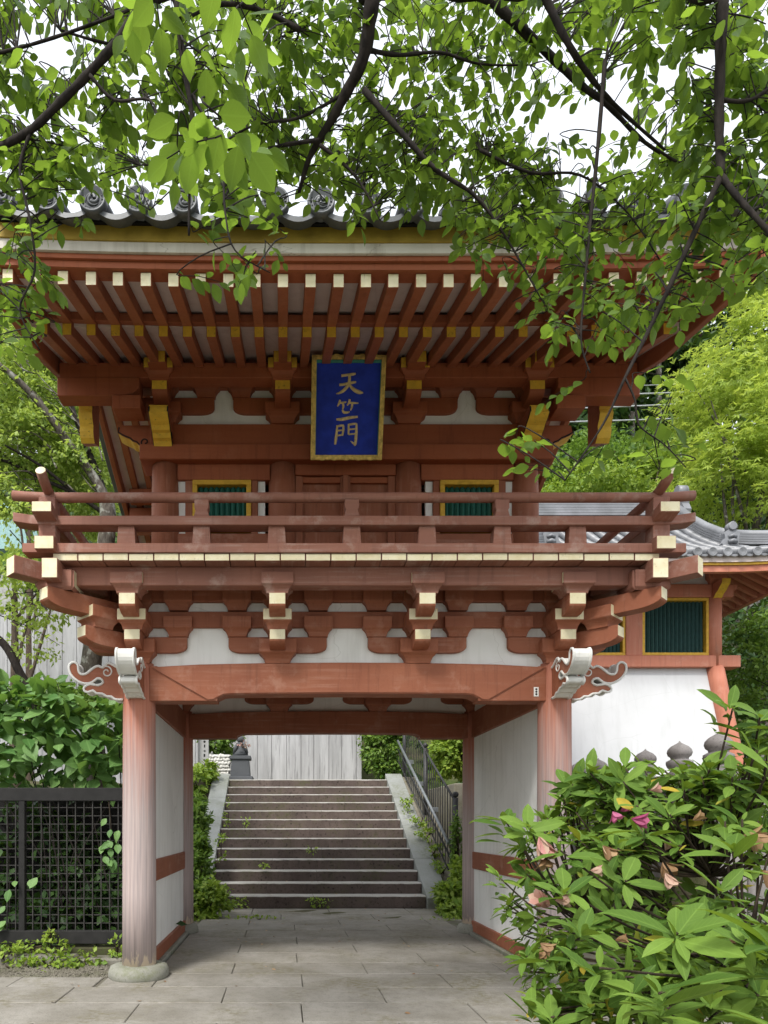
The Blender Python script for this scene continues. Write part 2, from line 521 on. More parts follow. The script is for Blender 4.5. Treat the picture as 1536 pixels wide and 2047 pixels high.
bar_m = plain('grey_lattice_bar', (0.055, 0.052, 0.048), 0.8, 0.0, 0.5, 6)
fence_m = plain('black_fence_timber', (0.020, 0.019, 0.018), 0.7, 0.0, 0.4, 9)
iron_m = plain('dark_iron', (0.055, 0.055, 0.056), 0.5, 0.3, 0.3, 20)
rail_grey = plain('grey_steel', (0.26, 0.28, 0.29), 0.42, 0.5, 0.2, 15)
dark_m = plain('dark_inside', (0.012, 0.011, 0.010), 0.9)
teal_roof_m = plain('teal_sheet_roof', (0.32, 0.52, 0.52), 0.5)
house_m = plain('grey_house_wall', (0.40, 0.40, 0.38), 0.8)
cable_m = plain('grey_cable', (0.42, 0.44, 0.46), 0.5)
plate_m = plain('white_plate', (0.75, 0.74, 0.70), 0.5, 0, 0.1)
moss_soil = stone('soil_and_moss', (0.075, 0.060, 0.040), (0.045, 0.045, 0.022), (0.02, 0.018, 0.012), 40, (0.06, 0.09, 0.02), 0.9)

def ground_mat():
    t = NT('ground_soil')
    c = t.mix(t.ramp(t.noise(0.9, 5), (0.38, 0.0), (0.64, 1.0)), (0.10, 0.085, 0.055), (0.060, 0.085, 0.025))
    c = t.mix(t.ramp(t.noise(30, 4, 0.7), (0.45, 0.0), (0.7, 1.0)), c, (0.045, 0.06, 0.02))
    t.bump(t.noise(25, 4), 0.5, 0.03)
    return t.done(c, 0.95, spec=0.1)
ground_m = ground_mat()

def bark_mat(name, a, b, patch=None):
    t = NT(name)
    g = t.noise(1.0, 5, 0.65, t.scale(28, 28, 9))
    c = t.mix(t.ramp(g, (0.38, 0.0), (0.66, 1.0)), a, b)
    if patch:
        c = t.mix(t.math('MULTIPLY', t.ramp(t.noise(6, 4), (0.55, 0.0), (0.62, 1.0)), 0.8), c, patch)
    t.bump(g, 0.6, 0.012)
    return t.done(c, 0.9, spec=0.15)
bark_dark = bark_mat('cherry_bark', (0.034, 0.028, 0.024), (0.013, 0.011, 0.010))
bark_grey = bark_mat('grey_bark', (0.13, 0.115, 0.095), (0.055, 0.045, 0.038), (0.30, 0.30, 0.27))
bark_brown = bark_mat('brown_bark', (0.10, 0.075, 0.055), (0.045, 0.034, 0.026))
twig_m = bark_mat('shrub_twig', (0.060, 0.045, 0.030), (0.028, 0.022, 0.016))

def leaf_mat(name, a, b, c3=None, trans=(0.30, 0.45, 0.04), tw=0.45, rough=0.5, vein=True, spec=0.35):
    t = NT(name)
    at_ = t.n.new('ShaderNodeAttribute')
    at_.attribute_name = 'tone'
    k = at_.outputs['Fac']
    c = t.mix(t.ramp(k, (0.0, 0.0), (1.0, 1.0)), a, b)
    if c3:
        c = t.mix(t.ramp(k, (0.975, 0.0), (0.985, 1.0)), c, c3)
    c = t.mix(t.math('MULTIPLY', t.ramp(t.noise(45, 3), (0.45, 0.0), (0.75, 1.0)), 0.25), c, a)
    sp_ = t.math('MULTIPLY', t.ramp(t.vor(95), (0.03, 1.0), (0.13, 0.0)), t.ramp(t.noise(17, 2), (0.50, 0.0), (0.62, 1.0)))
    c = t.mix(t.math('MULTIPLY', sp_, 0.6), c, (0.10, 0.06, 0.02))
    tc = t.mix(k, tuple(x * 0.65 for x in trans), trans)
    if vein:
        uvn = t.n.new('ShaderNodeUVMap')
        x, y, z = t.sep(uvn.outputs[0])
        ax = t.math('ABSOLUTE', t.math('SUBTRACT', x, 0.5))
        rib = t.ramp(ax, (0.012, 1.0), (0.05, 0.0))
        sv = t.math('SINE', t.math('MULTIPLY', t.math('SUBTRACT', y, t.math('MULTIPLY', ax, 0.55)), 56.0))
        vn = t.ramp(sv, (0.86, 0.0), (1.0, 1.0))
        vv = t.math('MAXIMUM', rib, t.math('MULTIPLY', vn, 0.5))
        c = t.mix(t.math('MULTIPLY', vv, 0.22), c, tuple(min(1, x * 1.8 + 0.02) for x in b))
        t.bump(t.math('MULTIPLY', vv, -1.0), 0.25, 0.002)
    t.done(c, rough, spec=spec)
    tr = t.n.new('ShaderNodeBsdfTranslucent')
    t.lk(tc, tr.inputs['Color'])
    ms = t.n.new('ShaderNodeMixShader')
    ms.inputs[0].default_value = tw
    t.lk(t.bsdf.outputs[0], ms.inputs[1])
    t.lk(tr.outputs[0], ms.inputs[2])
    t.lk(ms.outputs[0], t.out.inputs['Surface'])
    return t.mat
lf_cherry = leaf_mat('cherry_leaf', (0.036, 0.082, 0.015), (0.135, 0.230, 0.040), None, (0.33, 0.51, 0.05), 0.54)
lf_azalea = leaf_mat('azalea_leaf', (0.050, 0.110, 0.016), (0.170, 0.275, 0.045), (0.45, 0.33, 0.04), (0.26, 0.38, 0.03), 0.30, 0.6, True, 0.18)
lf_hydra = leaf_mat('hydrangea_leaf', (0.075, 0.180, 0.045), (0.210, 0.360, 0.110), None, (0.24, 0.42, 0.06), 0.34, 0.5, True, 0.3)
lf_maple = leaf_mat('maple_leaf', (0.20, 0.31, 0.035), (0.42, 0.53, 0.09), None, (0.58, 0.70, 0.10), 0.5, vein=False)
lf_left = leaf_mat('left_tree_leaf', (0.16, 0.27, 0.05), (0.44, 0.54, 0.14), None, (0.50, 0.64, 0.10), 0.5, vein=False)
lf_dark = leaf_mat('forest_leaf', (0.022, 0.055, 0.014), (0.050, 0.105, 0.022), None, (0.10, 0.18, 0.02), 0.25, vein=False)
lf_mid = leaf_mat('bush_leaf', (0.055, 0.125, 0.018), (0.190, 0.290, 0.045), None, (0.24, 0.40, 0.05), 0.36, vein=False)
lf_bright = leaf_mat('weed_leaf', (0.130, 0.240, 0.025), (0.320, 0.420, 0.065), None, (0.36, 0.50, 0.05), 0.4, vein=False)
lf_conifer = leaf_mat('conifer_spray', (0.020, 0.055, 0.016), (0.045, 0.100, 0.022), None, (0.08, 0.15, 0.02), 0.2, vein=False)
petal_pink = leaf_mat('faded_pink_petal', (0.48, 0.22, 0.20), (0.56, 0.42, 0.30), None, (0.5, 0.3, 0.22), 0.3, vein=False)
petal_mag = leaf_mat('magenta_petal', (0.36, 0.06, 0.15), (0.46, 0.14, 0.24), None, (0.5, 0.12, 0.22), 0.3, vein=False)
petal_brown = leaf_mat('withered_petal', (0.22, 0.115, 0.055), (0.40, 0.27, 0.14), None, (0.35, 0.22, 0.10), 0.2, vein=False)
# ------------------------------------------------------------------ the gate
YR, YM = 3.3, 1.65
gate = thing('temple_gate', 'two-storey vermilion temple gate with railed balcony and grey tiled gable roof', 'gate', (0, 0, 0))

def arm_poly(L0, L1, z0, z1, c0=0.0, c1=0.16):
    """bracket arm in side view: curved up at one or both ends; last edge flags give the vertical end faces"""
    h = z1 - z0
    pts, ends = [], []
    def curve(L, sgn, c):
        out = []
        for k in range(7):
            a = (PI / 2) * k / 6
            out.append((L - sgn * c * (1 - math.sin(a)), z0 + h * 0.40 * (1 - math.cos(a))))
        return out
    if c0: pts += list(reversed(curve(L0, -1, c0)))
    else: pts.append((L0, z0))
    pts += curve(L1, 1, c1) if c1 else [(L1, z0)]
    ends.append(len(pts) - 1)
    pts.append((L1, z1))
    pts.append((L0, z1))
    ends.append(len(pts) - 1)
    return pts, ends

def masu_mesh(w, h, mats, faces=(0,), d=None, tag_='', frac=0.44, lip=0.0):
    """bearing block: tapered foot, square head; faces 0 front 1 right 2 back 3 left carry the end paint (mats[1])"""
    key = ('masu', round(w, 3), round(h, 3), round(d or w, 3), tuple(m.name for m in mats), faces)
    if key in _cache: return _cache[key]
    d = d or w
    b = MB()
    secs = [(0.66, 0.0), (0.68, 0.10), (0.74, 0.22), (0.84, 0.33), (0.95, 0.40), (1.0, frac), (1.0, 1.0)]
    vs = []
    for s_, z in secs:
        for sx, sy in ((-1, -1), (1, -1), (1, 1), (-1, 1)):
            vs.append((sx * w / 2 * s_, sy * d / 2 * s_, h * z))
    fs, ms = [(3, 2, 1, 0)], [0]
    for i in range(len(secs) - 1):
        for k in range(4):
            fs.append((i * 4 + k, i * 4 + (k + 1) % 4, (i + 1) * 4 + (k + 1) % 4, (i + 1) * 4 + k))
            ms.append(1 if (i == len(secs) - 2 and k in faces) else 0)
    n = (len(secs) - 1) * 4
    fs.append((n, n + 1, n + 2, n + 3)); ms.append(0)
    b.add(vs, fs, ms)
    _cache[key] = b.mesh('small_block', mats, 0.004)
    return _cache[key]

# ---- lower storey columns on base stones
col_prof = [(0.183, 0.0), (0.181, 0.8), (0.178, 2.0), (0.174, 3.0), (0.165, 3.27)]
col_me = MB().lathe(col_prof, 32).mesh('column', column_m)
base_prof = [(0.30, -0.03), (0.325, 0.02), (0.325, 0.07), (0.30, 0.125), (0.25, 0.145), (0.10, 0.148)]
def base_stone(r, seed):
    b = MB().lathe([(p[0] * r / 0.325, p[1]) for p in base_prof], 28)
    rr = random.Random(seed)
    b.v = [(x * (1 + 0.05 * math.sin(3 * math.atan2(y, x) + seed) + rr.uniform(-.01, .01)), y * (1 + 0.05 * math.cos(2 * math.atan2(y, x) + seed)), z + rr.uniform(-.004, .004)) for x, y, z in b.v]
    return b.mesh('base_stone', base_m)
for sx in (-1, 1):
    for yy, r in ((0, 0.325), (YR, 0.25)):
        c = put(col_me, 'column', gate, T(sx * 2.26, yy, 0.13))
        put(base_stone(r, sx + yy), 'base_stone', c, T(sx * 2.26, yy, 0.0))

# ---- rainbow beams front and back
def rainbow_beam(yc):
    bot = []
    for X, z in ((-1.50, 2.985), (-1.44, 2.992), (-1.39, 3.02), (-1.33, 3.048), (-1.25, 3.056), (-0.6, 3.062), (0, 3.065)):
        bot.append((X, z))
    bot = bot + [(-x, z) for x, z in reversed(bot[:-1])]
    top = [(2.13, 3.345), (1.6, 3.375), (0.8, 3.392), (0, 3.396), (-0.8, 3.392), (-1.6, 3.375), (-2.13, 3.345)]
    o = MB().prism(bot + top, yc - 0.135, yc + 0.135, 'xz').build('rainbow_beam', red_x, gate, 0.012, 2)
    for s in (-1, 1):
        p = [(s * 2.13, 2.985), (s * 1.40, 2.985), (s * 1.40, 3.02), (s * 2.05, 3.36), (s * 2.13, 3.36)]
        MB().prism(p, yc - 0.118, yc + 0.118, 'xz').build('beam_sleeve', red_x, o, 0.006)
    return o
rb = rainbow_beam(0.0)
rainbow_beam(YR)
# side tie beams, rails, sills and plaster panels
for s in (-1, 1):
    X = s * 2.26
    bx('tie_beam', gate, X - 0.085, X + 0.085, 0.16, YR - 0.16, 2.985, 3.36, red_y)
    bx('wall_rail', gate, X - 0.075, X + 0.075, 0.16, YR - 0.15, 0.995, 1.25, red_y)
    bx('wall_sill', gate, X - 0.085, X + 0.085, 0.16, YR - 0.15, 0.045, 0.205, red_y)
    bx('sill_stone', gate, X - 0.13, X + 0.13, 0.28, YR - 0.22, -0.03, 0.042, base_m, 0.012)
    bx('wall_panel', gate, X - 0.05, X + 0.05, 0.15, YR - 0.15, 1.25, 2.985, white_panel, 0.002)
    bx('wall_panel', gate, X - 0.05, X + 0.05, 0.15, YR - 0.15, 0.205, 0.995, white_panel, 0.002)
    bx('frieze_panel', gate, X - 0.035, X + 0.035, 0.10, YR - 0.10, 3.36, 4.05, white, 0)
# friezes of plaster behind the brackets
bx('frieze_panel', gate, -2.2, 2.2, -0.03, 0.03, 3.36, 4.06, white, 0)
bx('frieze_panel', gate, -2.2, 2.2, YR - 0.03, YR + 0.03, 3.36, 4.06, white, 0)
# ceiling boards of the passage
for i in range(9):
    x0 = -2.2 + i * 0.4889
    bx('ceiling_board', gate, x0 + 0.003, x0 + 0.4859, 0.1, YR - 0.1, 4.0, 4.03, red_y, 0.003)
# small white plate on the beam
pl = MB().box(-0.026, 0.026, -0.006, 0, -0.05, 0.05)
for k in (-1, 0, 1):
    pl.lathe([(0.011, 0), (0.011, 0.003)], 10, (0, 0, 0), 1)
    b0 = len(pl.v) - 20
    pl.v[b0:] = [(x, -0.006 - z, y + k * 0.027) for x, y, z in pl.v[b0:]]
pl.build('number_plate', [plate_m, black_line], gate, 0, 1, T(2.02, -0.118, 3.083))

# ---- bracket sets of the lower storey
LOWX = (-2.26, -0.753, 0.753, 2.26)
arm_x_poly, _ = arm_poly(-0.53, 0.53, 3.51, 3.68, 0.15, 0.15)
arm_x_me = MB().prism(arm_x_poly, -0.085, 0.085, 'xz').mesh('bracket_arm', red_x, 0.005)
def front_arm_mesh(L, z0, z1, mats, back=0.1, t=0.083, c=0.17):
    p, e = arm_poly(-back, L, z0, z1, 0.0, c)
    side = [0] * len(p); side[e[0]] = 1
    # extruded along x; u axis points to -y
    return MB().prism([(-u, z) for u, z in p], -t, t, 'yz', 0, None, side).mesh('bracket_arm', mats, 0.004)
RC = [red_y, cream]
arm1_me = front_arm_mesh(0.39, 3.51, 3.685, RC)
arm2_me = front_arm_mesh(0.63, 3.80, 3.985, RC)
arm1_dg = front_arm_mesh(0.70, 3.51, 3.685, RC, 0.1, 0.085, 0.22)
arm2_dg = front_arm_mesh(1.11, 3.80, 3.985, RC, 0.1, 0.085, 0.26)
daito_me = masu_mesh(0.40, 0.25, [red_x, cream], ())
m_red = masu_mesh(0.31, 0.21, [red_x, cream], ())
m_cream = masu_mesh(0.30, 0.21, [red_x, cream], (0,))
m_top = masu_mesh(0.325, 0.20, [red_rail, cream], (1, 3))
m_diag = masu_mesh(0.32, 0.21, [red_x, cream], (0,))

def bracket(x, y, rot, corner=0, front=True):
    B = T(x, y, 0) @ RZ(rot)
    s = put(daito_me, 'bracket_set', gate, B @ T(0, 0, 3.385))
    put(arm_x_me, 'bracket_arm', s, B)
    for dx in (-0.437, 0, 0.437):
        put(m_red, 'small_block', s, B @ T(dx, 0, 3.68))
        put(m_red, 'small_block', s, B @ T(dx, 0, 3.965))
    if front:
        put(arm1_me, 'bracket_arm', s, B)
        put(m_cream, 'small_block', s, B @ T(0, -0.27, 3.68))
        put(arm2_me, 'bracket_arm', s, B)
        put(m_top, 'small_block', s, B @ T(0, -0.515, 3.98))
    return s
corner_sets = []
for x in LOWX:
    s = bracket(x, 0, 0)
    if abs(x) > 2:
        sg = 1 if x > 0 else -1
        corner_sets.append((s, sg))
        put(arm1_me, 'bracket_arm', s, T(x, 0, 0) @ RZ(sg * PI / 2))
        put(arm2_me, 'bracket_arm', s, T(x, 0, 0) @ RZ(sg * PI / 2))
        put(m_cream, 'small_block', s, T(x, 0, 0) @ RZ(sg * PI / 2) @ T(0, -0.27, 3.68))
        D = T(x, 0, 0) @ RZ(sg * PI / 4)
        put(arm1_dg, 'bracket_arm', s, D)
        put(arm2_dg, 'bracket_arm', s, D)
        put(m_diag, 'small_block', s, D @ T(0, -0.50, 3.68))
        # scalloped corner block under the crossing balcony beams
        q = MB()
        prof = [(-0.19, 0.20), (-0.19, 0.035), (-0.165, 0.0), (-0.14, 0.035), (-0.10, 0.062), (-0.055, 0.055), (-0.02, 0.02), (0, 0.0),
                (0.02, 0.02), (0.055, 0.055), (0.10, 0.062), (0.14, 0.035), (0.165, 0.0), (0.19, 0.035), (0.19, 0.20)]
        q.prism(prof, -0.17, 0.17, 'xz', 0, None, [1 if i in (13,) else 0 for i in range(15)])
        q.build('corner_block', [red_rail, cream], s, 0.004, 1, T(sg * 2.95, -0.56, 3.975))
        q2 = MB().prism(prof, -0.17, 0.17, 'yz')
        q2.build('corner_block', red_rail, s, 0.004, 1, T(sg * 2.95, -0.56, 3.976))
    bracket(x, YR, PI, front=abs(x) > 2)
for s in (-1, 1):
    for yy in (1.1, 2.2):
        bracket(s * 2.26, yy, s * PI / 2)
# through beams above the arms
for (nm, z0, z1) in (('through_beam', 3.785, 3.955), ('through_beam', 4.065, 4.20)):
    for yc in (0, YR):
        bx(nm, gate, -2.75, 2.75, yc - 0.082, yc + 0.082, z0, z1, red_x)
    for s in (-1, 1):
        bx(nm, gate, s * 2.26 - 0.080, s * 2.26 + 0.080, 0.09, YR - 0.09, z0 + 0.002, z1 - 0.002, red_y)

# ---- carved noses at the column heads (cloud outline, white rim, curl)
_o = [(715, 1010), (690, 1012), (640, 985), (600, 962), (562, 960), (522, 1000), (482, 983), (440, 998), (400, 1030), (360, 1058), (312, 1060),
      (290, 1022), (285, 972), (250, 946), (206, 970), (204, 1030), (235, 1085), (290, 1128), (350, 1150), (420, 1140), (468, 1102), (508, 1108),
      (526, 1140), (480, 1166), (402, 1155), (350, 1182), (345, 1216), (382, 1232), (430, 1216), (462, 1242), (518, 1246), (560, 1272), (602, 1272), (642, 1300), (715, 1302)]
nose_uv = []
for zx, zy in _o:
    px, py = 100 + zx / 4.8, 1130 + zy / 4.8
    nose_uv.append(((278 - px) / 183.5, 1.65 + (1650 - py) / 183.5))
def densify(p, n=3):
    q = [Vector((a, b, 0)) for a, b in p]
    return [(v.x, v.y) for v in bez(q, n)]
nose_uv = densify(nose_uv, 2)
def nose_mesh(outline, t, rim, mats, rimw=0.014):
    bm = bmesh.new()
    vs = [bm.verts.new((u, -t / 2, z)) for u, z in outline]
    f = bm.faces.new(vs)
    f.normal_update()
    if f.normal.y > 0: f.normal_flip()
    f.material_index = 0
    keep = list(bm.faces)
    ex = bmesh.ops.extrude_face_region(bm, geom=keep, use_keep_orig=True)
    nf = [g for g in ex['geom'] if isinstance(g, bmesh.types.BMFace)]
    nv = [g for g in ex['geom'] if isinstance(g, bmesh.types.BMVert)]
    for v in nv: v.co.y += t
    caps = set(nf) | set(keep)
    for g in bm.faces:
        if g not in caps: g.material_index = 1
    bmesh.ops.recalc_face_normals(bm, faces=bm.faces)
    bmesh.ops.triangulate(bm, faces=[g for g in bm.faces if len(g.verts) > 4])
    rb_ = MB()
    for sy in (-1, 1):
        rb_.tube([(u, sy * t / 2, z) for u, z in outline], rimw, 6, 1)
    k0 = [bm.verts.new(p) for p in rb_.v]
    for q in rb_.f:
        g = bm.faces.new([k0[i] for i in q]); g.material_index = 1; g.smooth = True
    me = bpy.data.meshes.new('carved_nose')
    bm.to_mesh(me); bm.free()
    for m in mats: me.materials.append(m)
    return me
nose_me = nose_mesh(nose_uv, 0.17, None, [red_x, carve_white])
def curl_mesh(c, r, t, mat, turns=1.35, w=0.010, start=0.3, sides=(-1, 1)):
    out = []
    for sy in sides:
        b = MB()
        pts = []
        for k in range(22):
            f = k / 21
            a = start + f * turns * 2 * PI
            rr = r * (1 - 0.80 * f)
            pts.append((c[0] + rr * math.cos(a), sy * t / 2, c[1] + rr * math.sin(a)))
        b.tube(pts, [w * (1 - 0.3 * k / 21) for k in range(22)], 6)
        out.append(b.mesh('curl', mat))
    return out
cu = (278 - (100 + 560 / 4.8)) / 183.5, 1.65 + (1650 - (1130 + 1040 / 4.8)) / 183.5
curl_me = curl_mesh(cu, 0.068, 0.17, carve_white, 1.4, 0.009, 0.6)
for s in (-1, 1):
    for rot in ((0 if s > 0 else PI), -PI / 2):
        for wide in (1.0,):
            M = T(s * 2.26, 0, 0) @ RZ(rot)
            n_ = put(nose_me, 'carved_nose', gate, M)
            for cm in curl_me: put(cm, 'curl', n_, M)

# ---- balcony: crossing edge beams, boards, rails
KZ0, KZ1 = 4.052, 4.238
def beam_cream(name, x0, x1, y0, y1, z0, z1, ax, mat, parent=None):
    b = MB().box(x0, x1, y0, y1, z0, z1, [0, 0, 1 if ax == 'y' else 0, 1 if ax == 'x' else 0, 1 if ax == 'y' else 0, 1 if ax == 'x' else 0])
    return b.build(name, [mat, cream], parent or gate, 0.006)
beam_cream('balcony_beam', -3.18, 3.18, -0.64, -0.48, KZ0, KZ1, 'x', red_rail)
beam_cream('balcony_beam', -3.18, 3.18, YR + 0.48, YR + 0.64, KZ0, KZ1, 'x', red_rail)
for s in (-1, 1):
    beam_cream('balcony_beam', s * 2.95 - 0.078, s * 2.95 + 0.078, -0.90, YR + 0.90, KZ0 - 0.012, KZ1 - 0.003, 'y', red_rail_y)
for s in (-1, 1):
    b = MB().box(-0.085, 0.085, -0.52, 0.5, KZ0 + 0.006, KZ1 - 0.006, [0, 0, 1, 0, 0, 0])
    b.build('corner_beam', [red_rail_y, cream], gate, 0.006, 1, T(s * 2.95, -0.56, 0) @ RZ(s * PI / 4))
BZ0, BZ1 = 4.241, 4.312
bd = MB().box(-0.1205, 0.1205, -0.49, 0.49, -0.0355, 0.0355, [0, 0, 1, 0, 1, 0]).mesh('floor_board', [red_rail_y, cream], 0.004)
bnum = 24
for i in range(bnum):
    x = (i - (bnum - 1) / 2) * 0.2475 + 0.02
    put(bd, 'floor_board', gate, T(x, -0.315, (BZ0 + BZ1) / 2 + random.uniform(-0.003, 0.003)))
sb = MB().box(-0.49, 0.49, -0.1205, 0.1205, -0.0355, 0.0355, [0, 0, 0, 1, 0, 1]).mesh('floor_board', [red_rail, cream], 0.004)
for s in (-1, 1):
    for i in range(13):
        put(sb, 'floor_board', gate, T(s * 2.585, 0.30 + i * 0.2475, (BZ0 + BZ1) / 2))
for i in range(bnum):
    put(bd, 'floor_board', gate, T((i - 11.5) * 0.2475 + 0.02, YR + 0.40, (BZ0 + BZ1) / 2))
# soffit under the deck
for i in range(16):
    bx('joist', gate, -2.9 + i * 0.3865 - 0.03, -2.9 + i * 0.3865 + 0.03, -0.47, 0.05, 4.205, 4.239, red_dk, 0.003)

RYF, RXS = -0.74, 3.0
RYB = YR + 0.74
def rail_flat(name, a, b_, ax, off, z0, z1, hw, ext, up, mat):
    """plank rail between corners a..b with ends running on past the corner and turned up a little; ends cream"""
    st = [(a - ext, up), (a - ext * 0.5, up * 0.3), (a, 0)] + [(a + (b_ - a) * k / 6, 0) for k in range(1, 6)] + [(b_, 0), (b_ + ext * 0.5, up * 0.3), (b_ + ext, up)]
    bot = [(u, z0 + d) for u, d in st]
    top = [(u, z1 + d) for u, d in reversed(st)]
    p = bot + top
    side = [0] * len(p)
    side[len(bot) - 1] = 1; side[-1] = 1
    m = MB().prism(p, off - hw, off + hw, 'xz' if ax == 'x' else 'yz', 0, None, side)
    return m.build(name, [mat, cream], gate, 0.005)
rail_flat('bottom_rail', -RXS, RXS, 'x', RYF, BZ1 + 0.002, 4.405, 0.085, 0.24, 0.0, red_rail)
rail_flat('middle_rail', -RXS, RXS, 'x', RYF, 4.58, 4.67, 0.09, 0.33, 0.035, red_rail)
rail_flat('bottom_rail', -RXS, RXS, 'x', RYB, BZ1 + 0.002, 4.405, 0.085, 0.24, 0.0, red_rail)
rail_flat('middle_rail', -RXS, RXS, 'x', RYB, 4.58, 4.67, 0.09, 0.33, 0.035, red_rail)
for s in (-1, 1):
    rail_flat('bottom_rail', RYF, RYB, 'y', s * RXS, BZ1 + 0.005, 4.445, 0.095, 0.17, 0.0, red_rail_y)
    rail_flat('middle_rail', RYF, RYB, 'y', s * RXS, 4.60, 4.70, 0.095, 0.24, 0.045, red_rail_y)
def top_rail(a, b_, ax, off, z, ext, up, mat):
    st = [(a - ext, up), (a - ext * 0.6, up * 0.45), (a - ext * 0.25, up * 0.12), (a, 0.0)] + [(a + (b_ - a) * k / 8, 0) for k in range(1, 8)] + [(b_, 0), (b_ + ext * 0.25, up * 0.12), (b_ + ext * 0.6, up * 0.45), (b_ + ext, up)]
    pts = [((u, off, z + d) if ax == 'x' else (off, u, z + d)) for u, d in st]
    r = 0.048
    return MB().tube(pts, r, 16, 0, True, 1).build('top_rail', [mat, cream], gate)
for yy in (RYF, RYB):
    top_rail(-RXS, RXS, 'x', yy, 4.885, 0.36, 0.02, red_rail)
for s in (-1, 1):
    top_rail(RYF, RYB, 'y', s * RXS, 4.925, 0.27, 0.10, red_rail_y)
post_me = MB().prism([(-0.090, 4.405), (0.090, 4.405), (0.080, 4.58), (-0.080, 4.58)], -0.06, 0.06, 'xz').mesh('rail_post', red_rail, 0.004)
up_me = MB().prism([(-0.078, 4.67), (0.078, 4.67), (0.066, 4.71), (0.058, 4.745), (0.070, 4.765), (0.070, 4.845), (-0.070, 4.845), (-0.070, 4.765), (-0.058, 4.745), (-0.066, 4.71)], -0.055, 0.055, 'xz').mesh('rail_post', red_rail, 0.004)
for yy in (RYF, RYB):
    for k in range(-3, 4):
        put(post_me, 'rail_post', gate, T(k * 0.737 - 0.02, yy, 0))
        if k % 2 == 0: put(up_me, 'rail_post', gate, T(k * 0.737 - 0.02, yy, 0))
for s in (-1, 1):
    for k in range(5):
        M = T(s * RXS, RYF + 0.80 + k * 0.80, 0) @ RZ(PI / 2)
        put(post_me, 'rail_post', gate, M)
        if k % 2: put(up_me, 'rail_post', gate, M)
    for yy in (RYF, RYB):
        bx('corner_post', gate, s * RXS - 0.082, s * RXS + 0.082, yy - 0.082, yy + 0.082, 4.40, 4.86, red_rail, 0.006)

# ---- upper storey
YU = 0.25
YUR = YR - 0.25
UPX = (-2.01, -0.70, 0.70, 2.01)
ucol = MB().lathe([(0.163, 0), (0.160, 1.0), (0.150, 1.40)], 28).mesh('upper_column', red_z)
for x in UPX:
    put(ucol, 'upper_column', gate, T(x, YU, 4.30))
    put(ucol, 'upper_column', gate, T(x, YUR, 4.30))
bx('head_beam', gate, -2.27, 2.27, YU - 0.20, YU + 0.20, 5.667, 5.834, red_up, 0.008)
bx('head_beam', gate, -2.27, 2.27, YUR - 0.20, YUR + 0.20, 5.667, 5.834, red_up, 0.008)
bx('tie_beam', gate, -2.17, 2.17, YU - 0.11, YU + 0.11, 5.837, 6.10, red_up)
bx('tie_beam', gate, -2.17, 2.17, YUR - 0.11, YUR + 0.11, 5.837, 6.10, red_up)
for s in (-1, 1):
    bx('head_beam', gate, s * 2.01 - 0.19, s * 2.01 + 0.19, YU + 0.2, YUR - 0.2, 5.669, 5.832, red_y)
    bx('tie_beam', gate, s * 2.01 - 0.10, s * 2.01 + 0.10, YU + 0.12, YUR - 0.12, 5.840, 6.095, red_y)
    bx('side_wall', gate, s * 2.01 - 0.04, s * 2.01 + 0.04, YU + 0.1, YUR - 0.1, 4.3, 5.667, white, 0)
    # gable wall up to the ridge
    g = [(YU, 6.09), (YUR, 6.09), (YUR, 6.72), (YM, 7.30), (YU, 6.72)]
    MB().prism(g, s * 2.01 - 0.04, s * 2.01 + 0.04, 'yz').build('gable_wall', white, gate)
    bx('gable_post', gate, s * 2.01 - 0.09, s * 2.01 + 0.09, YM - 0.12, YM + 0.12, 6.09, 7.3, red_z)
bx('rear_wall', gate, -2.0, 2.0, YUR - 0.04, YUR + 0.04, 4.3, 5.667, white, 0)
# front wall: lintel, sill, windows, door
WY = YU
bx('lintel', gate, -1.87, -0.84, WY - 0.09, WY + 0.05, 5.49, 5.667, red_up)
bx('lintel', gate, 0.84, 1.87, WY - 0.09, WY + 0.05, 5.49, 5.667, red_up)
bx('lintel', gate, -0.56, 0.56, WY - 0.09, WY + 0.05, 5.545, 5.667, red_up)
for s in (-1, 1):
    bx('sill', gate, s * 1.355 - 0.515, s * 1.355 + 0.515, WY - 0.09, WY + 0.05, 4.30, 4.895, red_x)
    bx('plaster_strip', gate, s * 1.825 - 0.040, s * 1.825 + 0.040, WY - 0.05, WY + 0.03, 4.895, 5.49, white, 0.002)
    bx('plaster_strip', gate, s * 0.935 - 0.040, s * 0.935 + 0.040, WY - 0.05, WY + 0.03, 4.895, 5.49, white, 0.002)
    bx('window_post', gate, s * 1.742 - 0.042, s * 1.742 + 0.042, WY - 0.08, WY + 0.05, 4.895, 5.49, red_z)
    bx('window_post', gate, s * 1.013 - 0.037, s * 1.013 + 0.037, WY - 0.08, WY + 0.05, 4.895, 5.49, red_z)
    # window: yellow frame with green bars before a dark room
    x0, x1, z0, z1, fw = s * 1.375 - 0.325, s * 1.375 + 0.325, 4.925, 5.485, 0.052
    w = MB()
    w.prism([(x0, z0), (x1, z0), (x1, z1), (x0, z1)], WY + 0.045, WY + 0.05, 'xz')
    win = w.build('window', dark_m, gate)
    for a in ((x0, x1, z1 - fw, z1), (x0, x1, z0, z0 + fw)):
        bx('frame', win, a[0], a[1], WY - 0.105, WY + 0.02, a[2], a[3], yellow_fr, 0.004)
    for a in ((x0, x0 + fw), (x1 - fw, x1)):
        bx('frame', win, a[0], a[1], WY - 0.104, WY + 0.02, z0 + fw, z1 - fw, yellow_fr, 0.004)
    nb = 9
    for k in range(nb):
        xb = x0 + fw + (k + 0.5) * (x1 - x0 - 2 * fw) / nb
        b = bx('bar', win, -0.021, 0.021, -0.021, 0.021, z0 + fw, z1 - fw, green_slat, 0.003)
        b.matrix_basis = T(xb, WY - 0.02, (z0 + z1) / 2) @ RZ(PI / 4)
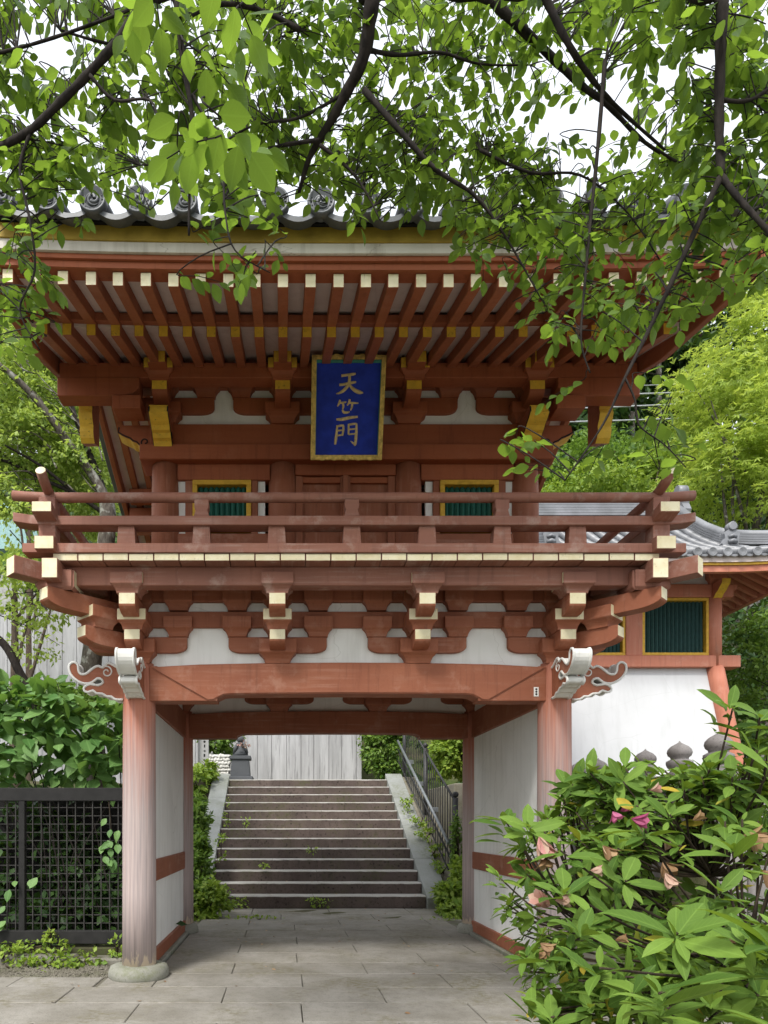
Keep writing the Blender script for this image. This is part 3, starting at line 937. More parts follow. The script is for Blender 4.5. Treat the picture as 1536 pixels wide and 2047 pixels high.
# double door of panels between the middle columns
door = bx('door', gate, -0.56, 0.56, WY - 0.02, WY + 0.03, 4.31, 5.545, red_z, 0.002)
for a, b_ in ((-0.555, -0.475), (-0.055, -0.003), (0.003, 0.055), (0.475, 0.555)):
    bx('stile', door, a, b_, WY - 0.075, WY - 0.02, 4.32, 5.54, red_z, 0.004)
bx('cover_strip', door, -0.03, 0.03, WY - 0.098, WY - 0.075, 4.32, 5.54, red_z, 0.004)
for z in (5.47, 4.95, 4.50):
    for a, b_ in ((-0.475, -0.055), (0.055, 0.475)):
        bx('door_rail', door, a, b_, WY - 0.062, WY - 0.02, z, z + 0.065, red_up, 0.004)

# carved ochre noses of the upper tie beams
un = [(0.12, 6.09), (0.12, 5.79), (0.165, 5.775), (0.195, 5.80), (0.235, 5.842), (0.275, 5.858), (0.31, 5.892), (0.35, 5.905), (0.385, 5.935), (0.43, 5.952), (0.475, 5.975), (0.515, 6.0), (0.505, 6.05), (0.49, 6.09)]
sd_ = [0] * len(un)
for k in range(1, 13): sd_[k] = 1
un_me = MB().prism(un, -0.098, 0.098, 'xz', 0, None, sd_).mesh('ochre_nose', [red_up, ochre])
ul_me = [MB().tube([(u, sy * 0.098, z + 0.016) for u, z in un[2:13]], 0.008, 5).mesh('outline', black_line) for sy in (-1, 1)]
uc_me = curl_mesh((0.215, 5.905), 0.055, 0.196, black_line, 1.1, 0.009, -1.9)
for s in (-1, 1):
    for rot in ((0 if s > 0 else PI), -PI / 2):
        M = T(s * 2.01, YU, 0) @ RZ(rot)
        n_ = put(un_me, 'ochre_nose', gate, M)
        for cm in ul_me: put(cm, 'outline', n_, M)
        for cm in uc_me: put(cm, 'curl', n_, M)

# lobed ochre brackets carrying the verge at the wall line
vl = [(0.30, 6.44), (0.30, 5.93), (0.10, 5.86), (0.055, 5.90), (0.03, 5.96), (0.04, 6.02), (0.0, 6.08), (-0.02, 6.14), (0.0, 6.19), (-0.035, 6.25), (-0.045, 6.33), (-0.02, 6.40), (0.03, 6.44)]
vl_me = MB().prism([(YU - 0.12 + a, b) for a, b in vl], -0.075, 0.075, 'yz', 0, None, [0, 0] + [1] * 10 + [0]).mesh('verge_bracket', [red_up, ochre])
for s in (-1, 1):
    put(vl_me, 'verge_bracket', gate, T(s * 2.88, 0, 0.07))
# bracket sets of the upper storey
RO = [red_up, ochre]
ua_poly, _ = arm_poly(-0.55, 0.55, 6.235, 6.41, 0.15, 0.15)
ua_me = MB().prism(ua_poly, -0.08, 0.08, 'xz').mesh('bracket_arm', red_up, 0.005)
ufa_me = front_arm_mesh(0.44, 6.225, 6.385, RO, 0.1, 0.082, 0.16)
ud_me = masu_mesh(0.38, 0.205, RO, ())
um_me = masu_mesh(0.30, 0.215, RO, ())
umf_me = masu_mesh(0.31, 0.20, RO, (0,))
unose = MB().box(-0.095, 0.095, -0.13, 0.1, -0.062, 0.062, [0, 0, 1, 0, 0, 0]).mesh('purlin_nose', RO, 0.006)
for x in UPX:
    for yy, rot in ((YU, 0), (YUR, PI)):
        B = T(x, yy, 0) @ RZ(rot)
        s = put(ud_me, 'bracket_set', gate, B @ T(0, 0, 6.102))
        put(ua_me, 'bracket_arm', s, B)
        for dx in (-0.46, 0, 0.46): put(um_me, 'small_block', s, B @ T(dx, 0, 6.41))
        put(ufa_me, 'bracket_arm', s, B)
        put(umf_me, 'small_block', s, B @ T(0, -0.36, 6.38))
        put(unose, 'purlin_nose', s, B @ T(0, -0.50, 6.515))
for yy in (YU, YUR):
    bx('frieze_panel', gate, -2.0, 2.0, yy - 0.03, yy + 0.03, 6.09, 6.75, white, 0)
    bx('through_beam', gate, -3.0, 3.0, yy - 0.078, yy + 0.078, 6.515, 6.70, red_up)
YP, YPR = -0.11, YR + 0.11
for yy in (YP, YPR):
    bx('purlin', gate, -3.07, 3.07, yy - 0.09, yy + 0.09, 6.405, 6.565, red_up)
    for s in (-1, 1):
        p, e = arm_poly(2.22, 3.09, 6.205, 6.402, 0.0, 0.0)
        p = [(2.22, 6.30), (2.28, 6.235), (2.40, 6.21), (3.09, 6.205), (3.09, 6.402), (2.22, 6.402)]
        MB().prism([(s * u, z) for u, z in p], yy - 0.10, yy + 0.10, 'xz').build('purlin_bolster', red_up, gate, 0.006)
        # bracket block carrying the purlin outside the corner
        bx('purlin_block', gate, s * 2.35 - 0.15, s * 2.35 + 0.15, yy - 0.13, yy + 0.13, 6.06, 6.20, red_up, 0.006)

# ------------------------------------------------------------------ roof
def sori(x): return 0.045 * (abs(x) / 3.0) ** 3
roofb = MB()
# roof deck between soffit and tiles
XE = 3.13
def zbase(Y): return 6.17 + 0.346 * (Y + 1.18)           # underside of the base rafters
def zfly(Y): return 5.995 + 0.317 * (Y + 2.04)           # underside of the flying rafters
prof = [(-1.96, zfly(-1.96) + 0.130), (-1.12, zfly(-1.12) + 0.130), (-1.10, zbase(-1.1) + 0.125), (YM, zbase(YM) + 0.125)]
topp = [(YM, 8.62), (0.6, 7.86), (-0.6, 7.13), (-1.5, 6.71), (-1.96, 6.53)]
pf = prof + topp
full = pf + []
deck = MB().prism(pf, -XE + 0.03, XE - 0.03, 'yz', 0).build('roof', soffit, gate)
pr = [(2 * YM - y, z) for y, z in pf]
MB().prism(pr, -XE + 0.03, XE - 0.03, 'yz', 0).build('rear_roof_slope', soffit, gate)

def slope_box(w, h, y0, z0, y1, z1, mats, name, front_paint=True, bev=0.004):
    """a rafter: cross-section w x h, its underside running (y0,z0)-(y1,z1); plumb-cut ends, end paint at y0"""
    p = [(y0, z0), (y1, z1), (y1, z1 + h), (y0, z0 + h)]
    return MB().prism(p, -w / 2, w / 2, 'yz', 0, None, [0, 0, 0, 1]).mesh(name, mats, bev)
fly_me = slope_box(0.088, 0.113, -2.04, zfly(-2.04), -0.95, zfly(-0.95), [red_dk, cream], 'flying_rafter')
bas_me = slope_box(0.088, 0.110, -1.18, zbase(-1.18), YM - 0.01, zbase(YM - 0.01), [red_dk, ochre], 'base_rafter')
MIR = T(0, 2 * YM, 0) @ Matrix.Scale(-1, 4, (0, 1, 0))
for k in range(-13, 14):
    x = 0.2225 * k - 0.025
    j = random.uniform(-0.004, 0.004)
    dz = sori(x)
    if k != 0 or True:
        put(fly_me, 'flying_rafter', deck, T(x + j, 0, dz))
    put(bas_me, 'base_rafter', deck, T(x + j, 0, dz * 0.7))
    put(fly_me, 'flying_rafter', deck, MIR @ T(x + j, 0, dz))
    put(bas_me, 'base_rafter', deck, MIR @ T(x + j, 0, dz * 0.7))
def sweep_x(profile, name, mats, parent, side=None, x0=-XE, x1=XE, n=24, mirror=False):
    """profile (y,z) carried along X with the upturn of the eave"""
    b = MB()
    m = len(profile)
    vs = []
    for i in range(n + 1):
        x = x0 + (x1 - x0) * i / n
        for y, z in profile:
            vs.append((x, (2 * YM - y) if mirror else y, z + sori(x)))
    fs, ms = [], []
    for i in range(n):
        for k in range(m):
            fs.append((i * m + k, i * m + (k + 1) % m, (i + 1) * m + (k + 1) % m, (i + 1) * m + k))
            ms.append(side[k] if side else 0)
    fs += [tuple(range(m)), tuple(n * m + k for k in range(m))]
    ms += [0, 0]
    b.add(vs, fs, ms)
    return b.build(name, mats, parent)
def rect(y0, y1, z0, z1): return [(y0, z0), (y1, z0), (y1, z1), (y0, z1)]
for mir in (False, True):
    sweep_x([(-1.215, 6.283), (-1.09, 6.325), (-1.09, 6.39), (-1.215, 6.355)], 'eave_batten', red_dk, deck, mirror=mir)
    sweep_x(rect(-2.075, -1.93, 6.112, 6.163), 'eave_batten', red_up, deck, mirror=mir)
    sweep_x(rect(-2.100, -1.95, 6.165, 6.203), 'eave_batten', red_up, deck, mirror=mir)
    sweep_x(rect(-2.125, -1.95, 6.205, 6.283), 'eave_board', uragou_m, deck, mirror=mir)
    sweep_x(rect(-2.140, -1.95, 6.285, 6.400), 'eave_trim', eave_yellow, deck, mirror=mir)
    sweep_x([(-2.165, 6.402), (-1.90, 6.44), (-1.90, 6.54), (-2.165, 6.44)], 'under_tile_shade', dark_m, deck, mirror=mir)  # near-black strip: its colour stands in for the shade under the tiles
# barge boards along the verge
bar = []
yb = [-2.16, -1.75, -1.2, -0.6, 0.23, 0.9, YM]
zb = [6.075, 6.135, 6.225, 6.335, 6.60, 6.86, 7.16]
low = list(zip(yb, zb))
up = [(y, z + 0.36 + 0.10 * max(0, (y + 2.16) / 3.8)) for y, z in reversed(low)]
bp = low + up
for s in (-1, 1):
    for mir in (False, True):
        q = [((2 * YM - y) if mir else y, z) for y, z in bp]
        MB().prism(q, s * XE - 0.035, s * XE + 0.035, 'yz').build('barge_board', red_dk, deck, 0.008)
        q2 = [((2 * YM - y) if mir else y, z) for y, z in [(a, b_ + 0.30) for a, b_ in low] + [(a, b_ + 0.42) for a, b_ in reversed(low)]]
        MB().prism(q2, s * (XE + 0.037), s * (XE + 0.10), 'yz').build('verge_trim', uragou_m, deck, 0.004)
        q3 = [((2 * YM - y) if mir else y, z) for y, z in [(a - 0.06, b_ + 0.425) for a, b_ in low] + [(a - 0.06, b_ + 0.60) for a, b_ in reversed(low)]]
        MB().prism(q3, s * (XE - 0.1), s * (XE + 0.22), 'yz').build('verge_tile', tile_m, deck, 0.01)
# eave tiles: barrel rows ending in a round face with a whorl and beads, dished tiles between
def disc_tile():
    b = MB()
    prof = [(0.0001, 0.0), (0.062, 0.0), (0.066, 0.006), (0.070, 0.0), (0.084, 0.0), (0.088, 0.020), (0.103, 0.022), (0.107, 0.012), (0.107, -0.05)]
    b.lathe(prof, 28, (0, 0, 0), 0, True)
    for k in range(16):
        a = 2 * PI * k / 16
        b.lathe([(0.0065, 0), (0.0055, 0.006), (0.002, 0.009)], 6, (0.077 * math.cos(a), 0.077 * math.sin(a), 0.0))
    for k in range(3):
        pts, rr = [], []
        for i in range(12):
            f = i / 11
            a = k * 2 * PI / 3 + f * 3.6
            r = 0.018 + 0.038 * f
            pts.append((r * math.cos(a), r * math.sin(a), 0.004))
            rr.append(0.0165 * (1 - f) ** 0.8 + 0.002)
        b.tube(pts, rr, 8)
    b.v = [(x, -z, y) for x, y, z in b.v]
    return b.mesh('eave_disc', tile_m)
disc_me = disc_tile()
rowp = [(-2.30, 6.465), (-1.5, 6.78), (-0.6, 7.19), (0.6, 7.92), (YM, 8.66)]
row_me = MB().tube([(0, y, z) for y, z in rowp], 0.095, 14).mesh('barrel_tile_row', tile_m)
pan = MB()
na = 10
SPC = 0.353
for i in range(na):
    a0, a1 = i / na, (i + 1) / na
    f = lambda a: -0.075 * math.sin(PI * a)
    xs = lambda a: -SPC / 2 + SPC * a
    rows_ = [(-2.29, 6.435), (-1.5, 6.735), (-0.6, 7.15), (0.6, 7.88), (YM, 8.63)]
    for (ya, za), (yb_, zb_) in zip(rows_[:-1], rows_[1:]):
        vs = [(xs(a0), ya, za + f(a0)), (xs(a1), ya, za + f(a1)), (xs(a1), yb_, zb_ + f(a1)), (xs(a0), yb_, zb_ + f(a0)),
              (xs(a0), ya, za + f(a0) - 0.042), (xs(a1), ya, za + f(a1) - 0.042), (xs(a1), yb_, zb_ + f(a1) - 0.042), (xs(a0), yb_, zb_ + f(a0) - 0.042)]
        pan.add(vs, [(0, 1, 2, 3), (4, 7, 6, 5), (0, 4, 5, 1)], 0, False)
pan_me = pan.mesh('pan_tile_row', tile_m)
for j in range(-8, 10):
    x = -0.048 + SPC * j - 0.0
    if abs(x) > XE + 0.1: continue
    for mir in (False, True):
        Mx = (MIR if mir else Matrix.Identity(4)) @ T(x, 0, sori(x))
        r_ = put(row_me, 'barrel_tile_row', deck, Mx)
        put(disc_me, 'eave_disc', deck, Mx @ T(0, -2.305, 6.462))
        if x + SPC < XE + 0.1: put(pan_me, 'pan_tile_row', deck, Mx @ T(SPC / 2, 0, 0.0))
# ridge with end ornaments
bx('ridge', deck, -3.1, 3.1, YM - 0.17, YM + 0.17, 8.55, 9.0, tile_m, 0.01)
MB().tube([(-3.2, YM, 9.04), (3.2, YM, 9.04)], 0.11, 14).build('ridge_cap', tile_m, deck)
for s in (-1, 1):
    p = [(-0.30, 8.5), (0.30, 8.5), (0.34, 8.7), (0.26, 8.95), (0.20, 9.15), (0.06, 9.30), (-0.06, 9.30), (-0.20, 9.15), (-0.26, 8.95), (-0.34, 8.7)]
    MB().prism([(YM + y, z) for y, z in p], s * 3.1, s * 3.26, 'yz').build('ridge_end_tile', tile_m, deck, 0.012)

# ------------------------------------------------------------------ name board hung under the eaves
nb_p0 = Vector((-0.01, 0.01, 5.635)); tilt = math.radians(22)
plq = thing('name_board', 'blue name board with gilt characters in a scalloped gold frame', 'sign', nb_p0)
PM = Matrix.Translation(nb_p0) @ RX(tilt)
PW, PH = 0.390, 0.965
def pb(name, u0, u1, v0, v1, t0, t1, mat, bev=0.003, par=None):
    o = MB().box(u0, u1, -t1, -t0, v0, v1).build(name, mat, par or plq, bev, 1, PM)
    return o
pb('board', -PW + 0.03, PW - 0.03, 0.03, PH - 0.03, 0.0, 0.02, blue_m)
for u0, u1, v0, v1 in ((-0.350, -0.332, 0.045, 0.902), (0.332, 0.350, 0.045, 0.902), (-0.350, 0.350, 0.902, 0.930)):
    pb('border', u0, u1, v0, v1, 0.02, 0.045, teal_m)
# scalloped frame: a run of little gold rolls on each side
def frame_side(a, b_, n, horizontal, depth=0.075):
    m = MB()
    ax = 0 if horizontal else 1
    L = (b_[ax] - a[ax]) / n
    for i in range(n):
        k = 0.032 if i % 2 else 0.024
        c0 = a[ax] + i * L
        prof = []
        for q in range(7):
            ang = PI * q / 6
            prof.append((c0 + L / 2 - L / 2 * math.cos(ang), k * (0.55 + 0.45 * math.sin(ang))))
        poly = [(c0, 0)] + prof + [(c0 + L, 0)]
        if horizontal:
            s_ = -1 if a[1] < 0.5 else 1
            m.prism([(u, a[1] + s_ * (w - 0.022)) for u, w in poly], -depth, 0.0, 'xz')
        else:
            s_ = -1 if a[0] < 0 else 1
            m.prism([(a[0] + s_ * (w - 0.022), u) for u, w in poly], -depth, 0.0, 'xz')
    return m.build('frame', gold_m, plq, 0, 1, PM)
frame_side((-PW + 0.03, 0.0), (PW - 0.03, 0.0), 11, True)
frame_side((-PW + 0.03, PH), (PW - 0.03, PH), 11, True)
frame_side((-PW + 0.03, 0.0), (-PW + 0.03, PH), 17, False)
frame_side((PW - 0.03, 0.0), (PW - 0.03, PH), 17, False)
for u0, u1, v0, v1 in ((-PW + 0.005, PW - 0.005, -0.005, 0.045), (-PW + 0.005, PW - 0.005, PH - 0.035, PH + 0.005), (-PW + 0.004, -PW + 0.04, 0.03, PH - 0.03), (PW - 0.04, PW - 0.004, 0.03, PH - 0.03)):
    pb('frame', u0, u1, v0, v1, 0.0, 0.055, gold_m)
# brush strokes (x, y, half width) in the photo crop's units
G_TEN = [[(668, 446, 12), (720, 438, 11), (770, 432, 12), (800, 426, 8)], [(652, 532, 11), (710, 524, 12), (760, 512, 13), (806, 504, 8)],
         [(742, 428, 13), (744, 480, 14), (735, 530, 15), (700, 578, 15), (660, 606, 11), (625, 616, 4)], [(742, 520, 8), (762, 552, 13), (800, 584, 17), (840, 602, 17), (874, 606, 6)]]
G_JIKU = [[(664, 674, 9), (655, 705, 11), (640, 738, 6)], [(650, 706, 9), (690, 700, 9), (722, 694, 6)], [(690, 704, 10), (694, 738, 11), (688, 768, 6)],
          [(752, 668, 10), (746, 700, 11), (730, 728, 6)], [(744, 702, 9), (790, 704, 9), (834, 706, 6)], [(776, 706, 10), (774, 742, 10), (762, 776, 5)],
          [(686, 770, 9), (704, 796, 12), (744, 792, 9), (752, 784, 5)], [(632, 864, 9), (690, 862, 15), (760, 846, 14), (832, 838, 9)]]
G_MON = [[(642, 920, 9), (638, 990, 12), (632, 1060, 14), (626, 1112, 10)], [(640, 932, 9), (676, 924, 10), (704, 922, 8)], [(700, 922, 9), (700, 970, 11), (692, 1024, 9)],
         [(648, 974, 7), (694, 968, 7)], [(646, 1022, 8), (694, 1016, 7)], [(748, 908, 8), (750, 960, 10), (750, 1012, 8)], [(746, 916, 9), (790, 908, 10), (824, 906, 8)],
         [(822, 904, 10), (824, 980, 13), (820, 1060, 15), (818, 1108, 11), (806, 1120, 7)], [(812, 1108, 9), (790, 1092, 8), (772, 1076, 3)], [(752, 962, 7), (812, 956, 7)], [(752, 1010, 8), (812, 1004, 7)]]
def glyph(strokes, label):
    m = MB()
    for st in strokes:
        q = bez([Vector((x, y, w)) for x, y, w in st], 5)
        pts, rad = [], []
        for v in q:
            pts.append(((v.x - 734) * 0.00114, -0.0275, (1265 - v.y) * 0.000962)); rad.append(max(0.003, v.z * 0.00110))
        m.tube(pts, rad, 10)
    m.v = [(x, -0.018 + (y + 0.0275) * 0.35 - 0.004, z) for x, y, z in m.v]
    o = m.build('character', glyph_m, plq, 0, 1, PM)
    o['label'] = label
for g_, lb in ((G_TEN, 'gilt brushed character 天 at the top'), (G_JIKU, 'gilt brushed character 竺 in the middle'), (G_MON, 'gilt brushed character 門 at the bottom')):
    glyph(g_, lb)
# ------------------------------------------------------------------ terrain
def ground_z(x, y):
    z = -0.06
    if x < -2.5 and y > 1.0:
        z = -0.02 + 0.02 * min(4, y - 1.0)
    if y > 6.6 and abs(x) < 4.6:
        z = -0.25 + min(1, max(0, (y - 6.6) / 5.8)) * 2.95
        if abs(x) < 2.75: z -= 0.25
    if x <= -4.6:
        z = min(2.0, max(0, y - 2.5) * 0.20)
    if x >= 4.6 and y > 1.2:
        z = 2.1
    if y > 12.6: z = max(z, 2.70)
    if y > 17:
        z = 2.7 + (y - 17) * 0.60 + (3.0 if x < 1 else 0) * min(1, (y - 17) / 3)
    return z
gx = np.concatenate([np.linspace(-90, -14, 20), np.linspace(-13, 13, 105), np.linspace(14, 90, 20)])
gy = np.concatenate([np.linspace(-40, -8, 14), np.linspace(-7, 20, 109), np.linspace(21, 110, 46)])
rg = random.Random(3)
gv = []
for y in gy:
    for x in gx:
        n_ = 0.03 * math.sin(x * 1.7 + y * 2.3) + rg.uniform(-0.02, 0.02)
        far = 0.0 if y < 14 else 1.0
        gv.append((x, y, ground_z(x, y) + (n_ if y > 5 else 0.0) + far * 0.8 * math.sin(x * 0.31 + 1) * math.sin(y * 0.23)))
nx, ny = len(gx), len(gy)
gf = [(j * nx + i, j * nx + i + 1, (j + 1) * nx + i + 1, (j + 1) * nx + i) for j in range(ny - 1) for i in range(nx - 1)]
g_ = MB(); g_.add(gv, gf, 0, True)
gro = g_.build('ground', ground_m)
tag(gro, 'brown earth and moss underlying the temple grounds', kind='structure')

# ------------------------------------------------------------------ paving
pave = MB().box(-4.6, 3.6, -3.65, 5.0, -0.055, -0.030).build('pavement', gravel_m)
tag(pave, kind='structure')
court = MB().box(-16, 16, -30, -3.66, -0.12, -0.028).build('forecourt', pave_m)  # unseen paving around the viewer, added to bounce light onto the gate's undersides
tag(court, 'pale granite forecourt out of view, added to bounce light up under the gate', kind='structure')
rp = random.Random(11)
def slab(x0, x1, y0, y1, mat=pave_m, top=0.0, t=0.09, bev=0.007, name='paving_stone', par=None):
    dz = rp.uniform(-0.004, 0.004)
    b = MB().box(x0 + 0.004, x1 - 0.004, y0 + 0.004, y1 - 0.004, top - t, top + dz)
    b.v = [(x + rp.uniform(-.002, .002), y + rp.uniform(-.002, .002), z + (rp.uniform(-.002, .002) if z > top - 0.05 else 0)) for x, y, z in b.v]
    return b.build(name, mat, par or pave, bev)
row = 0
d = 12.73
while d > 4.6:
    y1 = d + CAM.y; y0 = y1 - 0.665
    off = -1.27 if row % 2 == 0 else -0.51
    # inside the gate the paving stops at the sills, before it the stones run on
    if y0 > -0.3: xl, xr = -2.12, 2.12
    elif y0 > -0.75: xl, xr = -2.6, 3.4
    else: xl, xr = -4.4, 3.5
    ks = [off + 1.53 * k + rp.uniform(-0.02, 0.02) for k in range(-4, 5)]
    ks = [k for k in ks if xl + 0.25 < k < xr - 0.25]
    xs_ = [xl] + ks + [xr]
    for a, b in zip(xs_[:-1], xs_[1:]):
        slab(a, b, y0, y1)
    d -= 0.665; row += 1
# two courses between the gate and the stair, a shade lower
for (y0, y1, xs_) in ((4.86, 5.75, (-2.4, -0.73, 0.95, 2.5)), (5.75, 6.76, (-2.4, -1.3, 0.2, 1.75, 2.5))):
    for a, b in zip(xs_[:-1], xs_[1:]): slab(a, b, y0, y1, top=-0.025)
# rough setts on the left before the kerb
kerb = []
for i, (a, b) in enumerate(((-5.2, -4.05), (-4.05, -3.2), (-3.2, -2.62))):
    o = slab(a, b, 0.80, 1.06, kerb_m, 0.055 + 0.022 * (i % 2), 0.2, 0.025, 'kerb_stone')
for a, b in ((-4.5, -3.55), (-3.55, -2.66)): slab(a, b, -0.72, 0.06, pave_m, -0.012)
# pebbles of the gravel strip by the column
rgv = np.random.default_rng(5)
n = 2600
P = np.stack([rgv.uniform(-5.0, -2.35, n), rgv.uniform(0.05, 0.82, n), np.full(n, -0.02)], 1)
oct_ = np.array([(1, 0, 0), (0, 1, 0), (-1, 0, 0), (0, -1, 0), (0, 0, 0.8), (0, 0, -0.8)])
V = P[:, None, :] + oct_[None] * (rgv.uniform(0.008, 0.026, n)[:, None, None]) * rgv.uniform(0.7, 1.2, (n, 6, 1))
ft = [(0, 1, 4), (1, 2, 4), (2, 3, 4), (3, 0, 4)]
o = put(fast_mesh('pebbles', V, ft, gravel_m, smooth=False), 'pebbles', pave)
tag(o, kind='stuff')

# ------------------------------------------------------------------ stone stair
ST_Y, ST_R, ST_T, ST_N = 6.78, 0.2255, 0.462, 13
stair = MB().prism([(ST_Y + 0.3, -0.3), (ST_Y + ST_T * ST_N + 0.6, -0.3), (ST_Y + ST_T * ST_N + 0.6, 2.70), (ST_Y + ST_T * (ST_N - 1) + 0.3, 2.70)], -2.15, 2.15, 'yz').build('stone_stairway', bank_m)
tag(stair, kind='structure')
rs = random.Random(21)
for i in range(ST_N):
    y0 = ST_Y + i * ST_T
    z1 = (i + 1) * ST_R
    cuts = [-2.2, rs.uniform(-1.1, -0.4), rs.uniform(0.4, 1.2), 2.2] if i % 2 else [-2.2, rs.uniform(-0.2, 0.5), 2.2]
    for a, b_ in zip(cuts[:-1], cuts[1:]):
        m = MB()
        nseg = 14
        # a block with a slightly worn nosing line
        dep = ST_T + 0.10 if i < ST_N - 1 else 1.2
        vs, fs, ms = [], [], []
        for k in range(nseg + 1):
            x = a + 0.002 + (b_ - a - 0.004) * k / nseg
            w = rs.uniform(-0.004, 0.004)
            h = rs.uniform(-0.006, 0.003)
            vs += [(x, y0 + w, z1 - ST_R - 0.02), (x, y0 + w, z1 - 0.022 + h), (x, y0 + w + 0.014, z1 - 0.004 + h), (x, y0 + 0.05, z1), (x, y0 + dep, z1 - 0.002), (x, y0 + dep, z1 - ST_R - 0.02)]
        for k in range(nseg):
            q = k * 6
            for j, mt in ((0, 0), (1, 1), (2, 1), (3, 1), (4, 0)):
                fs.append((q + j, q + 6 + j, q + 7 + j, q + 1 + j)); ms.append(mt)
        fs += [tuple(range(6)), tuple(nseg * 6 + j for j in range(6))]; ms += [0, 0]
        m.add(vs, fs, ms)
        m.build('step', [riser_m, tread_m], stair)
# sloping cheek stones, each of three slabs
sl = ST_R / ST_T
L = ST_T * ST_N
for s in (-1, 1):
    for k in range(4):
        a, b_ = k / 4 * L - 0.10 + (0.0 if k else 0.0), (k + 1) / 4 * L - 0.108
        p = [(ST_Y + a, -0.3 + sl * (a + 0.1)), (ST_Y + b_, -0.3 + sl * (b_ + 0.1)), (ST_Y + b_, sl * (b_ + 0.1) + 0.19), (ST_Y + a, sl * (a + 0.1) + 0.19)]
        x0, x1 = (2.205, 2.66) if s > 0 else (-2.66, -2.205)
        MB().prism(p, x0, x1, 'yz').build('cheek_stone', cheek_m, stair, 0.01)
# concrete bank beside the right cheek
p = [(ST_Y - 0.2, -0.3), (ST_Y + L + 1.0, -0.3), (ST_Y + L + 1.0, sl * L + 0.10), (ST_Y + L, sl * L + 0.10), (ST_Y - 0.2, 0.05)]
MB().prism(p, 2.665, 3.15, 'yz').build('bank', bank_m, stair, 0.02)
MB().prism([(a, b_ - 0.05) for a, b_ in p], -3.3, -2.665, 'yz').build('bank', moss_soil, stair, 0.02)
# landing at the head of the stair
slab(-2.66, 0.2, ST_Y + L + 0.45, ST_Y + L + 3.2, bank_m, ST_R * ST_N, 0.2, 0.01, 'landing_slab', stair)
slab(0.2, 2.66, ST_Y + L + 0.45, ST_Y + L + 3.2, bank_m, ST_R * ST_N, 0.2, 0.01, 'landing_slab', stair)

# ------------------------------------------------------------------ iron stair fence, right
fen = thing('iron_fence', 'dark iron picket fence with ball-topped posts climbing beside the stairs', 'fence', (2.92, 7.3, 0.4))
fx = 2.92
def fz(y): return 0.57 + 0.432 * (y - 7.3)       # foot of the fence
posts = (7.3, 10.5, 13.7)
for y in posts:
    b = MB().tube([(fx, y, fz(y) - 0.5), (fx, y, fz(y) + 1.66)], 0.055, 12)
    b.lathe([(0.012, 0), (0.05, 0.02), (0.066, 0.06), (0.06, 0.10), (0.03, 0.125), (0.005, 0.13)], 14, (fx, y, fz(y) + 1.66))
    b.build('fence_post', iron_m, fen)
for y0, y1 in zip(posts[:-1], posts[1:]):
    for h in (1.58, 0.18):
        MB().tube([(fx, y0, fz(y0) + h), (fx, y1, fz(y1) + h)], 0.026, 8).build('fence_rail', iron_m, fen)
    nn = 13
    for k in range(1, nn):
        y = y0 + (y1 - y0) * k / nn
        MB().tube([(fx, y, fz(y) + 0.18), (fx, y, fz(y) + 1.58)], 0.011, 6, cap=False).build('picket', iron_m, fen)
# lower pedestrian handrail on brackets
hx = 2.74
hr = MB().tube([(hx, 7.15, fz(7.15) + 0.78), (hx, 13.8, fz(13.8) + 0.80)], 0.034, 10).build('handrail', rail_grey, fen)
MB().tube([(hx, 7.15, fz(7.15) + 0.22), (hx, 13.8, fz(13.8) + 0.22)], 0.018, 8).build('fence_rail', iron_m, fen)
for k in range(26):
    y = 7.2 + k * 0.25
    MB().tube([(hx, y, fz(y) + 0.22), (hx, y, fz(y) + 0.56)], 0.009, 5, cap=False).build('picket', iron_m, fen)
MB().tube([(hx, 7.15, fz(7.15) + 0.56), (hx, 13.8, fz(13.8) + 0.56)], 0.014, 8).build('fence_rail', iron_m, fen)
for y in (7.35, 9.0, 10.6, 12.2):
    bx('rail_bracket', fen, hx, fx, y - 0.03, y + 0.03, fz(y) + 0.66, fz(y) + 0.77, rail_grey, 0.004)

# ------------------------------------------------------------------ board-marked concrete wall at the back
cw = thing('concrete_wall', 'tall pale board-marked concrete retaining wall behind the stairs', 'wall', (-5, 16, 2.6))
rw = random.Random(9)
x = -15.0
while x < 1.85:
    w_ = rw.choice((0.42, 0.5, 0.58, 0.47))
    x1 = min(x + w_, 1.9)
    y0 = 16.0 + rw.uniform(-0.012, 0.012)
    top = 9.0 + 0.10 * (x + 6)
    bx('concrete_panel', cw, x + 0.006, x1 - 0.006, y0, 16.4, 2.4, round(top, 1), concrete_m, 0.006)
    x = x1
bx('core', cw, -15.0, 1.88, 16.05, 16.38, 2.3, 8.0, concrete_m, 0)

# ------------------------------------------------------------------ things by the stair head, left
pd = at(482, 1553, 12.9)
ped = thing('stone_pedestal', 'dark grey stone pedestal with stepped base at the top of the stairs', 'pedestal', pd)
zc = ST_R * ST_N
px_, py_ = pd.x, 12.9
bx('base', ped, px_ - 0.42, px_ + 0.34, py_ - 0.1, py_ + 0.66, zc - 0.02, zc + 0.13, ped_m, 0.012)
MB().prism([(px_ - 0.31, zc + 0.13), (px_ + 0.26, zc + 0.13), (px_ + 0.22, zc + 0.62), (px_ - 0.27, zc + 0.62)], py_, py_ + 0.55, 'xz').build('shaft', ped_m, ped, 0.01)
bx('cap', ped, px_ - 0.33, px_ + 0.28, py_ - 0.05, py_ + 0.6, zc + 0.62, zc + 0.72, ped_m, 0.012)
